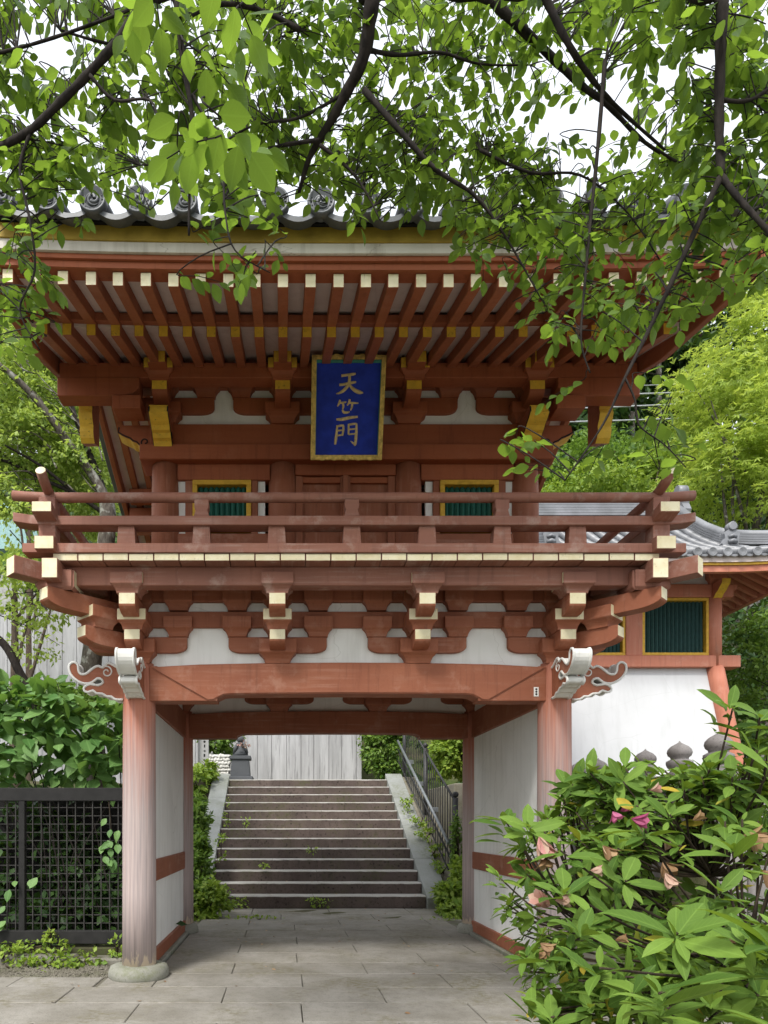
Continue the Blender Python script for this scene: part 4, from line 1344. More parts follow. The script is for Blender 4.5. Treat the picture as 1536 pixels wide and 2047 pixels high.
# small guardian figure seated on it
fg = thing('stone_figure', 'weathered dark stone figure seated on the pedestal', 'statue', (px_, py_ + 0.25, zc + 0.72))
fb = MB()
fb.lathe([(0.20, 0), (0.23, 0.05), (0.20, 0.14), (0.15, 0.24), (0.13, 0.36), (0.07, 0.42)], 16, (px_ - 0.03, py_ + 0.25, zc + 0.722))
fb.lathe([(0.05, 0), (0.10, 0.04), (0.115, 0.10), (0.10, 0.16), (0.05, 0.20)], 14, (px_ - 0.03, py_ + 0.22, zc + 1.12))
fb.tube([(px_ - 0.20, py_ + 0.15, zc + 0.80), (px_ - 0.16, py_ + 0.08, zc + 0.95), (px_ - 0.10, py_ + 0.15, zc + 1.08)], [0.05, 0.055, 0.05], 8)
fb.tube([(px_ + 0.16, py_ + 0.15, zc + 0.80), (px_ + 0.12, py_ + 0.08, zc + 0.95), (px_ + 0.05, py_ + 0.15, zc + 1.08)], [0.05, 0.055, 0.05], 8)
fb.build('body', ped_m, fg)
# white pebble-faced wall
pw = thing('pebble_wall', 'low wall faced with white rounded stones beside the pedestal', 'wall', at(447, 1550, 13.4))
bx('core', pw, -2.86, -2.26, 13.25, 13.7, 2.7, 3.72, tablet_m, 0.02)
ico = MB().lathe([(0.02, -0.5), (0.4, -0.32), (0.5, 0), (0.4, 0.32), (0.02, 0.5)], 8).mesh('stone', pebble_m)
rq = random.Random(4)
for i in range(7):
    for j in range(10):
        M = T(-2.84 + (i + 0.5 * (j % 2)) * 0.088, 13.25, 2.76 + j * 0.1) @ RX(PI / 2) @ RZ(rq.uniform(0, 3)) @ Matrix.Diagonal((0.15 * rq.uniform(.6, 1.3), 0.11 * rq.uniform(.7, 1.3), 0.10, 1))
        put(ico, 'stone', pw, M)
# two upright inscribed tablets further left
for i, (x0, x1, y_, zt) in enumerate(((-3.25, -2.93, 13.9, 4.9), (-3.62, -3.30, 13.6, 5.0))):
    tb = thing('stone_tablet', ('pale grey inscribed stone tablet, the nearer to the pebble wall', 'pale grey stone tablet half hidden by the gate column')[i], 'tablet', (x0, y_, 2.7))
    bx('slab', tb, x0, x1, y_, y_ + 0.14, 2.6, zt, tablet_m, 0.01)
    if i == 0:
        for k in range(9):
            z = 4.55 - k * 0.14
            bx('inscription', tb, x1 - 0.15 + 0.01 * (k % 3), x1 - 0.10, y_ - 0.002, y_ + 0.01, z, z + 0.09 - 0.02 * (k % 2), dark_m, 0)
            if k % 2: bx('inscription', tb, x1 - 0.17, x1 - 0.08, y_ - 0.003, y_ + 0.01, z + 0.03, z + 0.045, dark_m, 0)

# ------------------------------------------------------------------ black lattice fence, left
lf = thing('lattice_fence', 'low black timber lattice fence left of the gate', 'fence', (-3.6, 1.2, 0))
LY = 1.2
bx('top_rail', lf, -5.0, -2.44, LY - 0.05, LY + 0.05, 1.955, 2.12, fence_m, 0.006)
bx('bottom_rail', lf, -5.0, -2.44, LY - 0.05, LY + 0.05, 0.17, 0.335, fence_m, 0.006)
for x in (-4.97, -3.96, -2.47):
    bx('fence_post', lf, x - 0.038, x + 0.038, LY - 0.045, LY + 0.045, 0.02, 1.955, fence_m, 0.005)
x = -4.90
vb = MB().box(-0.0055, 0.0055, -0.007, 0.007, -0.81, 0.81).mesh('lattice_bar', bar_m)
while x < -2.48:
    put(vb, 'lattice_bar', lf, T(x, LY - 0.012, 1.145)); x += 0.107
hb = MB().box(-1.28, 1.28, -0.006, 0.006, -0.005, 0.005).mesh('lattice_bar', bar_m)
z = 0.335 + 0.09
while z < 1.93:
    put(hb, 'lattice_bar', lf, T(-3.72, LY + 0.004, z)); z += 0.1035
bx('plinth', lf, -5.0, -2.60, LY - 0.10, LY + 0.12, -0.05, 0.13, moss_soil, 0.01)

# ------------------------------------------------------------------ stone wall and finials, right
sw = thing('stone_balustrade', 'grey stone wall with onion-topped posts beyond the flowering shrub', 'balustrade', (4.8, 1.0, 0))
rb_ = random.Random(31)
for c in range(6):
    z0 = -0.1 + c * 0.38
    y = 0.95 - (0.35 if c % 2 else 0)
    while y < 5.9:
        y1 = y + rb_.uniform(0.7, 1.0)
        bx('wall_block', sw, 4.62 + rb_.uniform(-0.012, 0.012), 4.98, max(y, 0.95) + 0.005, min(y1, 6.0) - 0.005, z0 + 0.004, z0 + 0.376, finial_m, 0.012)
        y = y1
bx('coping', sw, 4.56, 5.04, 0.9, 6.02, 2.184, 2.34, finial_m, 0.015)
fin = [(0.15, 0), (0.155, 0.03), (0.13, 0.06), (0.115, 0.075), (0.16, 0.12), (0.178, 0.17), (0.175, 0.205), (0.14, 0.225), (0.115, 0.235), (0.118, 0.26), (0.15, 0.285), (0.165, 0.33), (0.155, 0.375), (0.115, 0.42), (0.055, 0.455), (0.02, 0.475), (0.004, 0.50)]
fin_me = MB().lathe(fin, 22).mesh('finial_post', finial_m)
for dd, sc_ in ((9.15, 1.0), (10.05, 0.97), (11.0, 0.95), (12.65, 0.98), (13.55, 1.0)):
    put(fin_me, 'finial_post', sw, T(4.8, dd + CAM.y, 2.335) @ RZ(dd) @ Matrix.Scale(sc_, 4))
# retaining face of the terrace towards the path
for c in range(6):
    z0 = -0.1 + c * 0.38
    x = 4.985 + (0.0 if c % 2 else -0.0)
    while x < 11:
        x1 = x + rb_.uniform(0.7, 1.1)
        bx('wall_block', sw, x + 0.005, x1 - 0.005, 0.95 + rb_.uniform(-0.01, 0.01), 1.3, z0 + 0.004, z0 + 0.376, finial_m, 0.012)
        x = x1

# ------------------------------------------------------------------ bell tower with flared plaster skirt, right
TX, TY0, TW = 6.03, 6.1, 1.57
TYC = TY0 + TW
tw = thing('bell_tower', 'temple bell tower with flared white plaster skirt, green slatted windows and grey tiled roof', 'tower', (TX, TYC, 2.1))
# skirt: four leaning faces, slightly concave
secs = []
for k in range(9):
    f = k / 8
    secs.append((TW + 0.02 + 0.36 * (1 - f) ** 1.05, 2.0 + (4.68 - 2.0) * f))
b = MB(); vs = []
for r, z in secs: vs += [(TX - r, TYC - r, z), (TX + r, TYC - r, z), (TX + r, TYC + r, z), (TX - r, TYC + r, z)]
fs = [(i * 4 + k, i * 4 + (k + 1) % 4, i * 4 + 4 + (k + 1) % 4, i * 4 + 4 + k) for i in range(8) for k in range(4)]
b.add(vs, fs, 0, False)
b.build('plaster_skirt', white_tower, tw)
for sx in (-1, 1):
    for sy in (-1, 1):
        MB().tube([(TX + sx * (r + 0.0), TYC + sy * (r + 0.0), z) for r, z in secs], 0.165, 14).build('corner_post', red_lt, tw)
        MB().tube([(TX + sx * TW, TYC + sy * TW, 4.7), (TX + sx * TW, TYC + sy * TW, 6.25)], 0.155, 16).build('upper_post', red_lt, tw)
for s in (-1, 1):
    bx('ledge_beam', tw, TX - 2.02, TX + 2.02, TYC + s * TW - 0.15, TYC + s * TW + 0.15, 4.675, 4.90, red_lt, 0.01)
    bx('ledge_beam', tw, TX + s * TW - 0.147, TX + s * TW + 0.147, TYC - TW + 0.15, TYC + TW - 0.15, 4.68, 4.895, red_lt, 0.01)
    bx('head_beam', tw, TX - 1.9, TX + 1.9, TYC + s * TW - 0.12, TYC + s * TW + 0.12, 6.02, 6.27, red_lt, 0.01)
    bx('head_beam', tw, TX + s * TW - 0.118, TX + s * TW + 0.118, TYC - TW + 0.12, TYC + TW - 0.12, 6.025, 6.265, red_lt, 0.01)
    bx('side_wall', tw, TX + s * TW - 0.05, TX + s * TW + 0.05, TYC - TW + 0.1, TYC + TW - 0.1, 4.9, 6.7, white_tower, 0)
    bx('frieze', tw, TX - TW, TX + TW, TYC + s * TW - 0.04, TYC + s * TW + 0.04, 6.27, 6.75, white_tower, 0)
bx('rear_wall', tw, TX - TW, TX + TW, TYC + TW - 0.04, TYC + TW + 0.04, 4.9, 6.02, white_tower, 0)
bx('mid_post', tw, TX - 0.16, TX + 0.16, TY0 - 0.12, TY0 + 0.1, 4.9, 6.02, red_lt, 0.01)
for s in (-1, 1):
    x0, x1 = (TX + 0.16, TX + TW - 0.13) if s > 0 else (TX - TW + 0.13, TX - 0.16)
    z0, z1, fw = 4.91, 6.015, 0.055
    win = MB().prism([(x0, z0), (x1, z0), (x1, z1), (x0, z1)], TY0 + 0.05, TY0 + 0.06, 'xz').build('window', dark_m, tw)
    bx('frame', win, x0, x1, TY0 - 0.10, TY0 + 0.03, z1 - fw, z1, yellow_fr, 0.006)
    bx('frame', win, x0, x1, TY0 - 0.10, TY0 + 0.03, z0, z0 + fw, yellow_fr, 0.006)
    bx('frame', win, x0, x0 + fw, TY0 - 0.099, TY0 + 0.03, z0 + fw, z1 - fw, yellow_fr, 0.006)
    bx('frame', win, x1 - fw, x1, TY0 - 0.099, TY0 + 0.03, z0 + fw, z1 - fw, yellow_fr, 0.006)
    nb = 15
    for k in range(nb):
        xb = x0 + fw + (k + 0.5) * (x1 - x0 - 2 * fw) / nb
        o = bx('slat', win, -0.025, 0.025, -0.025, 0.025, z0 + fw, z1 - fw, green_slat_t, 0.003)
        o.matrix_basis = T(xb, TY0 + 0.005, (z0 + z1) / 2) @ RZ(PI / 4)
# ochre corner noses
tn = [(0.1, 6.27), (0.1, 5.98), (0.17, 6.0), (0.23, 6.06), (0.30, 6.09), (0.36, 6.15), (0.42, 6.19), (0.44, 6.27)]
tn_me = MB().prism(tn, -0.08, 0.08, 'xz', 0, None, [0, 1, 1, 1, 1, 1, 1, 0]).mesh('ochre_nose', [red_lt, ochre])
for sx in (-1, 1):
    for rot in ((0 if sx > 0 else PI), -PI / 2):
        put(tn_me, 'ochre_nose', tw, T(TX + sx * TW, TY0, 0) @ RZ(rot))
# bracket blocks under the eaves
mb_ = masu_mesh(0.34, 0.24, [red_lt, ochre], ())
for x in (TX - TW, TX, TX + TW):
    put(mb_, 'bracket_block', tw, T(x, TY0, 6.27))
# hip-and-gable roof
OV = 1.25
EH = TW + OV                      # half width of the eaves
EZ = 6.27                         # eave height (underside)
RH = 8.75
GX = 1.72                         # half length of the ridge
def troof(u):                     # height of the slope, u = distance in from the eave
    return EZ + 0.14 + 0.36 * u + 0.095 * u * u
def tup(a): return 0.12 * (max(0, abs(a) - 1.0) / (EH - 1.0)) ** 2.2
roof_t = MB()
# main soffit slab (front, back and side skirts) as one closed deck
n = 12
def tgrid(fr):
    pass
tp, tf = [], []
rings = [(0.0,), (0.5,), (1.0,), (1.25,)]
def ring_pts(u, dz):
    r = EH - u
    pts = []
    m_ = 16
    for (ax, ay, bx_, by_) in ((-1, -1, 1, -1), (1, -1, 1, 1), (1, 1, -1, 1), (-1, 1, -1, -1)):
        for k in range(m_):
            f = k / m_
            x = (ax + (bx_ - ax) * f) * r; y = (ay + (by_ - ay) * f) * r
            al = x if ay == by_ else y
            lift = tup(al * EH / r) * (1 - u / 1.6) if u < 1.6 else 0
            pts.append((TX + x, TYC + y, troof(u) + dz + lift))
    return pts
us = [0.0, 0.4, 0.8, 1.2]
b = MB()
for dz, flip in ((0.0, 0), (-0.13, 1)):
    R_ = [ring_pts(u, dz) for u in us]
    base = len(b.v)
    m_ = len(R_[0])
    vs = [p for r in R_ for p in r]
    fs = [(i * m_ + k, i * m_ + (k + 1) % m_, (i + 1) * m_ + (k + 1) % m_, (i + 1) * m_ + k) for i in range(len(us) - 1) for k in range(m_)]
    b.add(vs, fs, 0 if dz == 0 else 1)
R0, R1 = ring_pts(0, 0.0), ring_pts(0, -0.13)
m_ = len(R0)
b.add(R0 + R1, [(k, (k + 1) % m_, m_ + (k + 1) % m_, m_ + k) for k in range(m_)], 1)
tdeck = b.build('roof', [tile_lt, soffit], tw)
# upper gabled part
u2 = [1.2, 1.7, 2.2, EH]
gp = [(TYC - EH + u, troof(u)) for u in u2] + [(TYC + EH - u, troof(u)) for u in reversed(u2[:-1])]
gp += [(TYC + EH - 1.2, troof(1.2) - 0.15), (TYC - EH + 1.2, troof(1.2) - 0.15)]
MB().prism(gp, TX - GX, TX + GX, 'yz').build('gable_roof', tile_lt, tdeck)
# barrel rows on the front slope, ending in round discs
dt = MB()
dt.lathe([(0.001, 0.004), (0.035, 0.004), (0.045, 0.012), (0.058, 0.004), (0.066, 0.014), (0.080, 0.014), (0.083, 0.0), (0.083, -0.04)], 18)
dt.v = [(x, -z, y) for x, y, z in dt.v]
dt_me = dt.mesh('eave_disc', tile_lt)
TS = 0.262
nrow = int(EH / TS)
for k in range(-nrow, nrow + 1):
    x = k * TS
    umax = EH if abs(x) < GX else max(0.15, EH - abs(x))
    pts = []
    nn = 9
    for i in range(nn + 1):
        u = -0.06 + (umax + 0.0) * i / nn
        lift = tup(x) * max(0, 1 - u / 1.6)
        pts.append((TX + x, TYC - EH + u, troof(u) + 0.045 + lift))
    # overlapping tile lengths give the rows their scales
    q, rr = [], []
    nt = max(2, int(umax / 0.27))
    for i in range(nt):
        for f, r in ((0.0, 0.078), (0.985, 0.066)):
            u = -0.06 + (umax + 0.06) * (i + f) / nt
            lift = tup(x) * max(0, 1 - u / 1.6)
            q.append((TX + x, TYC - EH + u, troof(u) + 0.045 + lift)); rr.append(r)
    MB().tube(q, rr, 12).build('barrel_tile_row', tile_lt, tdeck)
    put(dt_me, 'eave_disc', tdeck, T(*q[0]) @ T(0, -0.01, 0))
    # dished front tile between the rows
    if k < nrow:
        p_ = MB()
        for i in range(8):
            a0, a1 = i / 8, (i + 1) / 8
            f = lambda a: -0.05 * math.sin(PI * a)
            lift = tup(x + TS / 2)
            za = troof(0) + 0.03 + lift
            ya = TYC - EH - 0.05
            p_.add([(TX + x + TS * a0, ya, za + f(a0)), (TX + x + TS * a1, ya, za + f(a1)), (TX + x + TS * a1, ya + 0.3, za + f(a1) + 0.11), (TX + x + TS * a0, ya + 0.3, za + f(a0) + 0.11),
                    (TX + x + TS * a0, ya, za + f(a0) - 0.03), (TX + x + TS * a1, ya, za + f(a1) - 0.03)], [(0, 1, 2, 3), (0, 4, 5, 1)])
        p_.build('dished_tile', tile_lt, tdeck)
# rows on the right-hand side skirt
for k in range(-nrow, nrow + 1):
    y = k * TS
    um = min(1.2, max(0.15, EH - abs(y)))
    q, rr = [], []
    nt = max(2, int(um / 0.27))
    for i in range(nt):
        for f, r in ((0.0, 0.078), (0.985, 0.066)):
            u = -0.06 + (um + 0.06) * (i + f) / nt
            q.append((TX + EH - u, TYC + y, troof(u) + 0.045 + tup(y) * max(0, 1 - u / 1.6))); rr.append(r)
    MB().tube(q, rr, 12).build('barrel_tile_row', tile_lt, tdeck)
# ridges: main ridge, verge ridges, hip ridges, each of stacked courses
def ridge_run(pts, w, courses, name, h=0.045):
    o = None
    for c in range(courses):
        m = MB()
        ww = w * (1 - 0.06 * c)
        q = [Vector(p) + Vector((0, 0, 0.06 + c * h)) for p in pts]
        for a, b_ in zip(q[:-1], q[1:]):
            t = (b_ - a); t.z = 0; t.normalize()
            s_ = Vector((-t.y, t.x, 0)) * ww / 2
            vs = [a - s_, a + s_, b_ + s_, b_ - s_]
            m.add(vs + [v + Vector((0, 0, h * 0.82)) for v in vs], [(3, 2, 1, 0), (4, 5, 6, 7), (0, 1, 5, 4), (1, 2, 6, 5), (2, 3, 7, 6), (3, 0, 4, 7)])
        m.build('ridge_course', tile_lt, tdeck)
    MB().tube([Vector(p) + Vector((0, 0, 0.06 + courses * h + 0.02)) for p in pts], 0.082, 12).build(name, tile_lt, tdeck)
ridge_run([(TX - GX - 0.05, TYC, troof(EH)), (TX + GX + 0.05, TYC, troof(EH))], 0.34, 6, 'ridge_cap', 0.06)
oni = [(-0.15, 0), (0.15, 0), (0.19, 0.10), (0.13, 0.2), (0.15, 0.29), (0.07, 0.36), (-0.07, 0.36), (-0.15, 0.29), (-0.13, 0.2), (-0.19, 0.10)]
oni_b = MB().prism(oni, -0.05, 0.05, 'xz')
oni_b.lathe([(0.02, 0), (0.075, 0.0), (0.085, 0.02), (0.07, 0.035)], 14)
nb0 = len(oni_b.v) - 14 * 4
oni_b.v[nb0:] = [(x, -z - 0.05, y + 0.42) for x, y, z in oni_b.v[nb0:]]
oni_b.tube([(0, 0.06, 0.42), (0, -0.06, 0.42)], 0.085, 14)
for z_, r_ in ((0.12, 0.07), (0.22, 0.05)):
    oni_b.tube([(-0.07, -0.05, z_), (0, -0.085, z_ + 0.02), (0.07, -0.05, z_)], r_ * 0.6, 8)
oni_me = oni_b.mesh('ridge_end_tile', tile_lt, 0.0)
for s in (-1, 1):
    X = TX + s * (GX - 0.02)
    pts = [(X, TYC - EH + u, troof(u)) for u in (EH, 2.2, 1.7, 1.25, 0.95)]
    ridge_run(pts, 0.24, 5, 'verge_ridge')
    put(oni_me, 'ridge_end_tile', tdeck, T(X, TYC - EH + 0.90, troof(0.92) + 0.02))
    hp = [(TX + s * (EH - u), TYC - (EH - u), troof(u) + tup(EH) * max(0, 1 - u / 1.6)) for u in (1.15, 0.8, 0.4, 0.1)]
    ridge_run(hp, 0.22, 4, 'hip_ridge')
    put(oni_me, 'ridge_end_tile', tdeck, T(*hp[-1]) @ RZ(s * PI / 4) @ Matrix.Scale(0.85, 4))
    put(oni_me, 'ridge_end_tile', tdeck, T(TX + s * (GX + 0.09), TYC, troof(EH)) @ RZ(s * PI / 2) @ Matrix.Scale(1.5, 4))
    MB().prism([(TYC - EH + 1.25, troof(1.25)), (TYC + EH - 1.25, troof(1.25)), (TYC, troof(EH))], TX + s * GX - 0.15, TX + s * GX - 0.05, 'yz').build('gable_wall', white_tower, tdeck)
# fascia and rafters
m_ = 20
for (nm, dz0, dz1, inn, mt) in (('eave_trim', -0.17, -0.125, 0.03, yellow_fr), ('eave_batten', -0.28, -0.172, 0.06, red_lt)):
    b = MB(); vs = []
    for k in range(m_ + 1):
        x = -EH + inn + (2 * EH - 2 * inn) * k / m_
        zz = troof(0) + tup(x)
        vs += [(TX + x, TYC - EH + inn, zz + dz0), (TX + x, TYC - EH + inn + 0.1, zz + dz0), (TX + x, TYC - EH + inn + 0.1, zz + dz1), (TX + x, TYC - EH + inn, zz + dz1)]
    b.add(vs, [(k * 4 + j, k * 4 + (j + 1) % 4, k * 4 + 4 + (j + 1) % 4, k * 4 + 4 + j) for k in range(m_) for j in range(4)], 0)
    b.build(nm, mt, tdeck)
    b2 = MB(); b2.v = [(TX + (y - TYC) * -1, TYC + (x - TX), z) for x, y, z in b.v]; b2.f, b2.m, b2.sm = b.f, b.m, b.sm
    b2.build(nm, mt, tdeck)
for k in range(-11, 12):
    x = k * 0.24
    ln = OV + 0.1 if abs(x) < TW else max(0.2, EH - abs(x))
    p = [(TYC - EH + 0.10, troof(0.1) - 0.27), (TYC - EH + 0.10 + ln, troof(0.1 + ln) - 0.26), (TYC - EH + 0.10 + ln, troof(0.1 + ln) - 0.14), (TYC - EH + 0.10, troof(0.1) - 0.15)]
    MB().prism(p, TX + x - 0.04, TX + x + 0.04, 'yz', 0, None, [0, 0, 0, 1]).build('rafter', [red_lt, ochre], tdeck, 0, 1, T(0, 0, tup(x) - 0.05))
    MB().prism([(TX + (TYC - y), z) for y, z in p], TYC + x - 0.04, TYC + x + 0.04, 'xz', 0, None, [0, 0, 0, 1]).build('rafter', [red_lt, ochre], tdeck, 0, 1, T(0, 0, tup(x) - 0.052))

# ------------------------------------------------------------------ house with a teal roof beyond the wall, cables
hs_ = thing('teal_roofed_house', 'small house with teal sheet roof above the retaining wall, half hidden by branches', 'house', (-10.5, 22, 9))
bx('wall', hs_, -14.5, -10.0, 21.4, 25, 6.5, 12.7, house_m, 0)
MB().prism([(-15.2, 12.6), (-9.6, 12.6), (-9.9, 12.95), (-11.6, 14.4), (-15.2, 14.4)], 20.8, 25.6, 'xz').build('roof', teal_roof_m, hs_)
for i, (ya, yb_) in enumerate(((785, 768), (818, 786), (846, 806), (846, 838))):
    a = at(1080, 845 - 26 * (3 - i) + (0 if i else 10), 12.5); c = at(1700, yb_ - 26, 15)
    mid = (a + c) / 2 + Vector((0, 0, -0.10))
    o = MB().tube(bez([a, mid, c], 10), 0.022 if i else 0.012, 6).build('cable', cable_m)
    tag(o, ('thin grey overhead wire, topmost of the four before the hillside', 'grey overhead cable, second from the top before the hillside', 'grey overhead cable, third from the top before the hillside', 'grey overhead cable, lowest of the four before the hillside')[i], 'cable', 'overhead cables')
# ------------------------------------------------------------------ leaves
def leaf_template(wl, peak, tip=1.0, fold=0.10, droop=0.12):
    """a leaf along +Y, unit length: folded at the midrib and drooping to the tip"""
    st = [0.10, 0.28, 0.48, 0.70, 0.88]
    def hw(t):
        a = t / peak if t < peak else (1 - t) / (1 - peak)
        a = max(0.0, min(1.0, a))
        return wl / 2 * (math.sin(a * PI / 2) ** (0.85 if t < peak else tip))
    V = [(0, 0, 0)]; UV = [(0.5, 0)]
    for t in st:
        w = hw(t); z = -droop * t * t
        V += [(-w, t, z + fold * w * 2), (0, t, z), (w, t, z + fold * w * 2)]
        UV += [(0.5 - 0.5 * w / (wl / 2), t), (0.5, t), (0.5 + 0.5 * w / (wl / 2), t)]
    V.append((0, 1, -droop * 1.15)); UV.append((0.5, 1))
    Fc = [(0, 2, 1), (0, 3, 2)]
    for i in range(len(st) - 1):
        a = 1 + i * 3; b = a + 3
        Fc += [(a, a + 1, b + 1, b), (a + 1, a + 2, b + 2, b + 1)]
    a = 1 + (len(st) - 1) * 3; e = len(V) - 1
    Fc += [(a, a + 1, e), (a + 1, a + 2, e)]
    return np.array(V, float), Fc, UV
TPL = {'cherry': [leaf_template(0.64, 0.46, 0.98, 0.10, d_) for d_ in (0.02, 0.14, 0.28)] + [leaf_template(0.56, 0.42, 1.1, 0.26, 0.42), leaf_template(0.70, 0.48, 0.9, 0.05, -0.08)],
       'azalea': [leaf_template(0.36, 0.56, 0.9, 0.13, d_) for d_ in (0.02, 0.12, 0.24)],
       'hydra': [leaf_template(0.62, 0.45, 1.1, 0.08, d_) for d_ in (0.04, 0.16, 0.28)]}
RH_V = np.array([(0, 0, 0), (0.30, 0.45, 0.06), (0, 1, -0.08), (-0.30, 0.45, 0.06)], float)
RH_F = [(0, 1, 2), (0, 2, 3)]
# a palmate spray: three narrow lobes, for maple
MP_V = np.array([(0, 0, 0), (0.10, 0.45, 0.02), (0, 1, -0.05), (-0.10, 0.45, 0.02), (0.34, 0.30, 0.0), (0.62, 0.62, -0.06), (0.20, 0.48, 0.02), (-0.34, 0.30, 0.0), (-0.62, 0.62, -0.06), (-0.20, 0.48, 0.02)], float)
MP_F = [(0, 1, 2, 3), (0, 4, 5, 6), (0, 9, 8, 7)]

def unit(a):
    return a / np.maximum(np.linalg.norm(a, axis=1, keepdims=True), 1e-9)
def frames(dr, nr):
    dr = unit(dr)
    nr = nr - dr * (nr * dr).sum(1, keepdims=True)
    nr = unit(nr)
    return np.cross(dr, nr), dr, nr
def leaves_mesh(name, pos, dr, nr, size, mat, V0, F0, uv=None, tone=None):
    sx, dy, nz = frames(dr, nr)
    V = pos[:, None, :] + size[:, None, None] * (V0[None, :, 0:1] * sx[:, None, :] + V0[None, :, 1:2] * dy[:, None, :] + V0[None, :, 2:3] * nz[:, None, :])
    if tone is None: tone = RNG.uniform(0, 1, len(pos))
    return fast_mesh(name, V, F0, mat, tone, uv)
def in_view(pos, m=10):
    d = pos[:, 1] - CAM.y
    ds = np.maximum(d, 0.05)
    px = VX + F_PX * (pos[:, 0] - CAM.x) / ds
    py = VY - F_PX * (pos[:, 2] - CAM.z) / ds
    return (d > 0.1) & (px > -m) & (px < 1536 + m) & (py > -m) & (py < 2047 + m), ds
def plant_leaves(parent, pos, dr, nr, size, mat, kind, n_obj=300, leaf_name='leaf'):
    """the leaves that show largest become objects on shared meshes, the rest one foliage part"""
    pos, dr, nr, size = (np.asarray(a, float) for a in (pos, dr, nr, size))
    vis, ds = in_view(pos)
    score = np.where(vis, size / ds, 0)
    order = np.argsort(-score)
    big = [i for i in order[:n_obj] if score[i] > 0]
    rest = np.setdiff1d(np.arange(len(pos)), big)
    key = ('leafset', kind, mat.name)
    if key not in _cache:
        _cache[key] = [fast_mesh(leaf_name, t[0][None], t[1], mat, np.array([k]), t[2]) for t in TPL[kind] for k in (0.05, 0.22, 0.4, 0.58, 0.76, 0.9)]
    if big:
        sx, dy, nz = frames(dr[big], nr[big])
        ms = _cache[key]
        for j, i in enumerate(big):
            M = Matrix.Identity(4)
            for c, v in enumerate((sx[j], dy[j], nz[j])):
                for r in range(3): M[r][c] = v[r] * size[i]
            for r in range(3): M[r][3] = pos[i][r]
            put(ms[RNG.integers(len(ms)) if RNG.random() > 0.0 else 0], leaf_name, parent, M)
    if len(rest):
        nv = len(TPL[kind])
        pick = RNG.integers(0, nv, len(rest))
        # one joined foliage part
        t = TPL[kind][1]
        me = leaves_mesh('foliage', pos[rest], dr[rest], nr[rest], size[rest], mat, t[0], t[1], t[2])
        o = put(me, 'foliage', parent)
        tag(o, kind='stuff')

def rnd_dirs(n, rng=RNG):
    v = rng.normal(size=(n, 3))
    return unit(v)
def blob(c, rad, n, rng=RNG, shell=0.55, clumps=0, cs=0.22):
    """points in an ellipsoid, gathered in clumps, thicker towards the surface"""
    c = np.array(c, float); rad = np.array(rad, float)
    if clumps:
        u = rnd_dirs(clumps, rng) * (rng.uniform(0, 1, (clumps, 1)) ** (1 / 3 * (1 - shell) + 0.05))
        k = rng.integers(0, clumps, n)
        p = u[k] + rng.normal(size=(n, 3)) * cs * np.array([1, 1, 0.55])
    else:
        p = rnd_dirs(n, rng) * (rng.uniform(0, 1, (n, 1)) ** (1 / 3 * (1 - shell) + 0.05))
    return c + p * rad, unit(p / rad)
def small_foliage(parent, name, pts, out, size, mat, rng=RNG, up=0.7, V0=RH_V, F0=RH_F, spread=0.9):
    n = len(pts)
    nr = unit(out * 0.6 + np.array([0, 0, up]) + rnd_dirs(n, rng) * 0.6)
    dr = unit(out * 0.7 + rnd_dirs(n, rng) * spread + np.array([0, 0, -0.25]))
    sz = size * rng.uniform(0.65, 1.3, n)
    o = put(leaves_mesh(name, pts, dr, nr, sz, mat, V0, F0), name, parent)
    tag(o, kind='stuff')
    return o

def tree(name, label, cat, base, trunk_pts, r0, bark, blobs, n, size, mat, group=None, V0=RH_V, F0=RH_F, limbs=8, seed=1, cs=0.22, clumps=26, up=0.7):
    """trunk, limbs reaching the foliage blobs, foliage"""
    rng = np.random.default_rng(seed)
    rd = random.Random(seed)
    t = thing(name, label, cat, base, group)
    q = bez(trunk_pts, 5)
    rr = [r0 * (1 - 0.75 * i / (len(q) - 1)) for i in range(len(q))]
    MB().tube(q, rr, 10).build('trunk', bark, t)
    for i in range(limbs):
        c, rad = blobs[i % len(blobs)]
        k = rd.randint(len(q) // 3, len(q) - 2)
        a = q[k]
        e = Vector(c) + Vector((rd.uniform(-.7, .7) * rad[0], rd.uniform(-.7, .7) * rad[1], rd.uniform(-.5, .7) * rad[2]))
        m = (a + e) / 2 + Vector((rd.uniform(-.2, .2), rd.uniform(-.2, .2), 0.12)) * (e - a).length * 0.6
        w = bez([a, m, e], 5)
        MB().tube(w, [rr[k] * 0.5 * (1 - 0.85 * j / (len(w) - 1)) for j in range(len(w))], 6).build('limb', bark, t)
    P, O = [], []
    tot = sum(b[1][0] * b[1][2] for b in blobs)
    for c, rad in blobs:
        p, o = blob(c, rad, int(n * rad[0] * rad[2] / tot), rng, 0.5, clumps, cs)
        P.append(p); O.append(o)
    small_foliage(t, 'crown', np.concatenate(P), np.concatenate(O), size, mat, rng, up, V0, F0)
    return t
def pxblob(px, py, d, rx, rz, ry):
    """ellipsoid seen at a pixel: radii rx, rz in photo pixels, ry in metres"""
    return (tuple(atd(px, py, d)), (rx * d / F_PX, ry, rz * d / F_PX))

# ------------------------------------------------------------------ background trees
def gz(x, y): return ground_z(x, y)
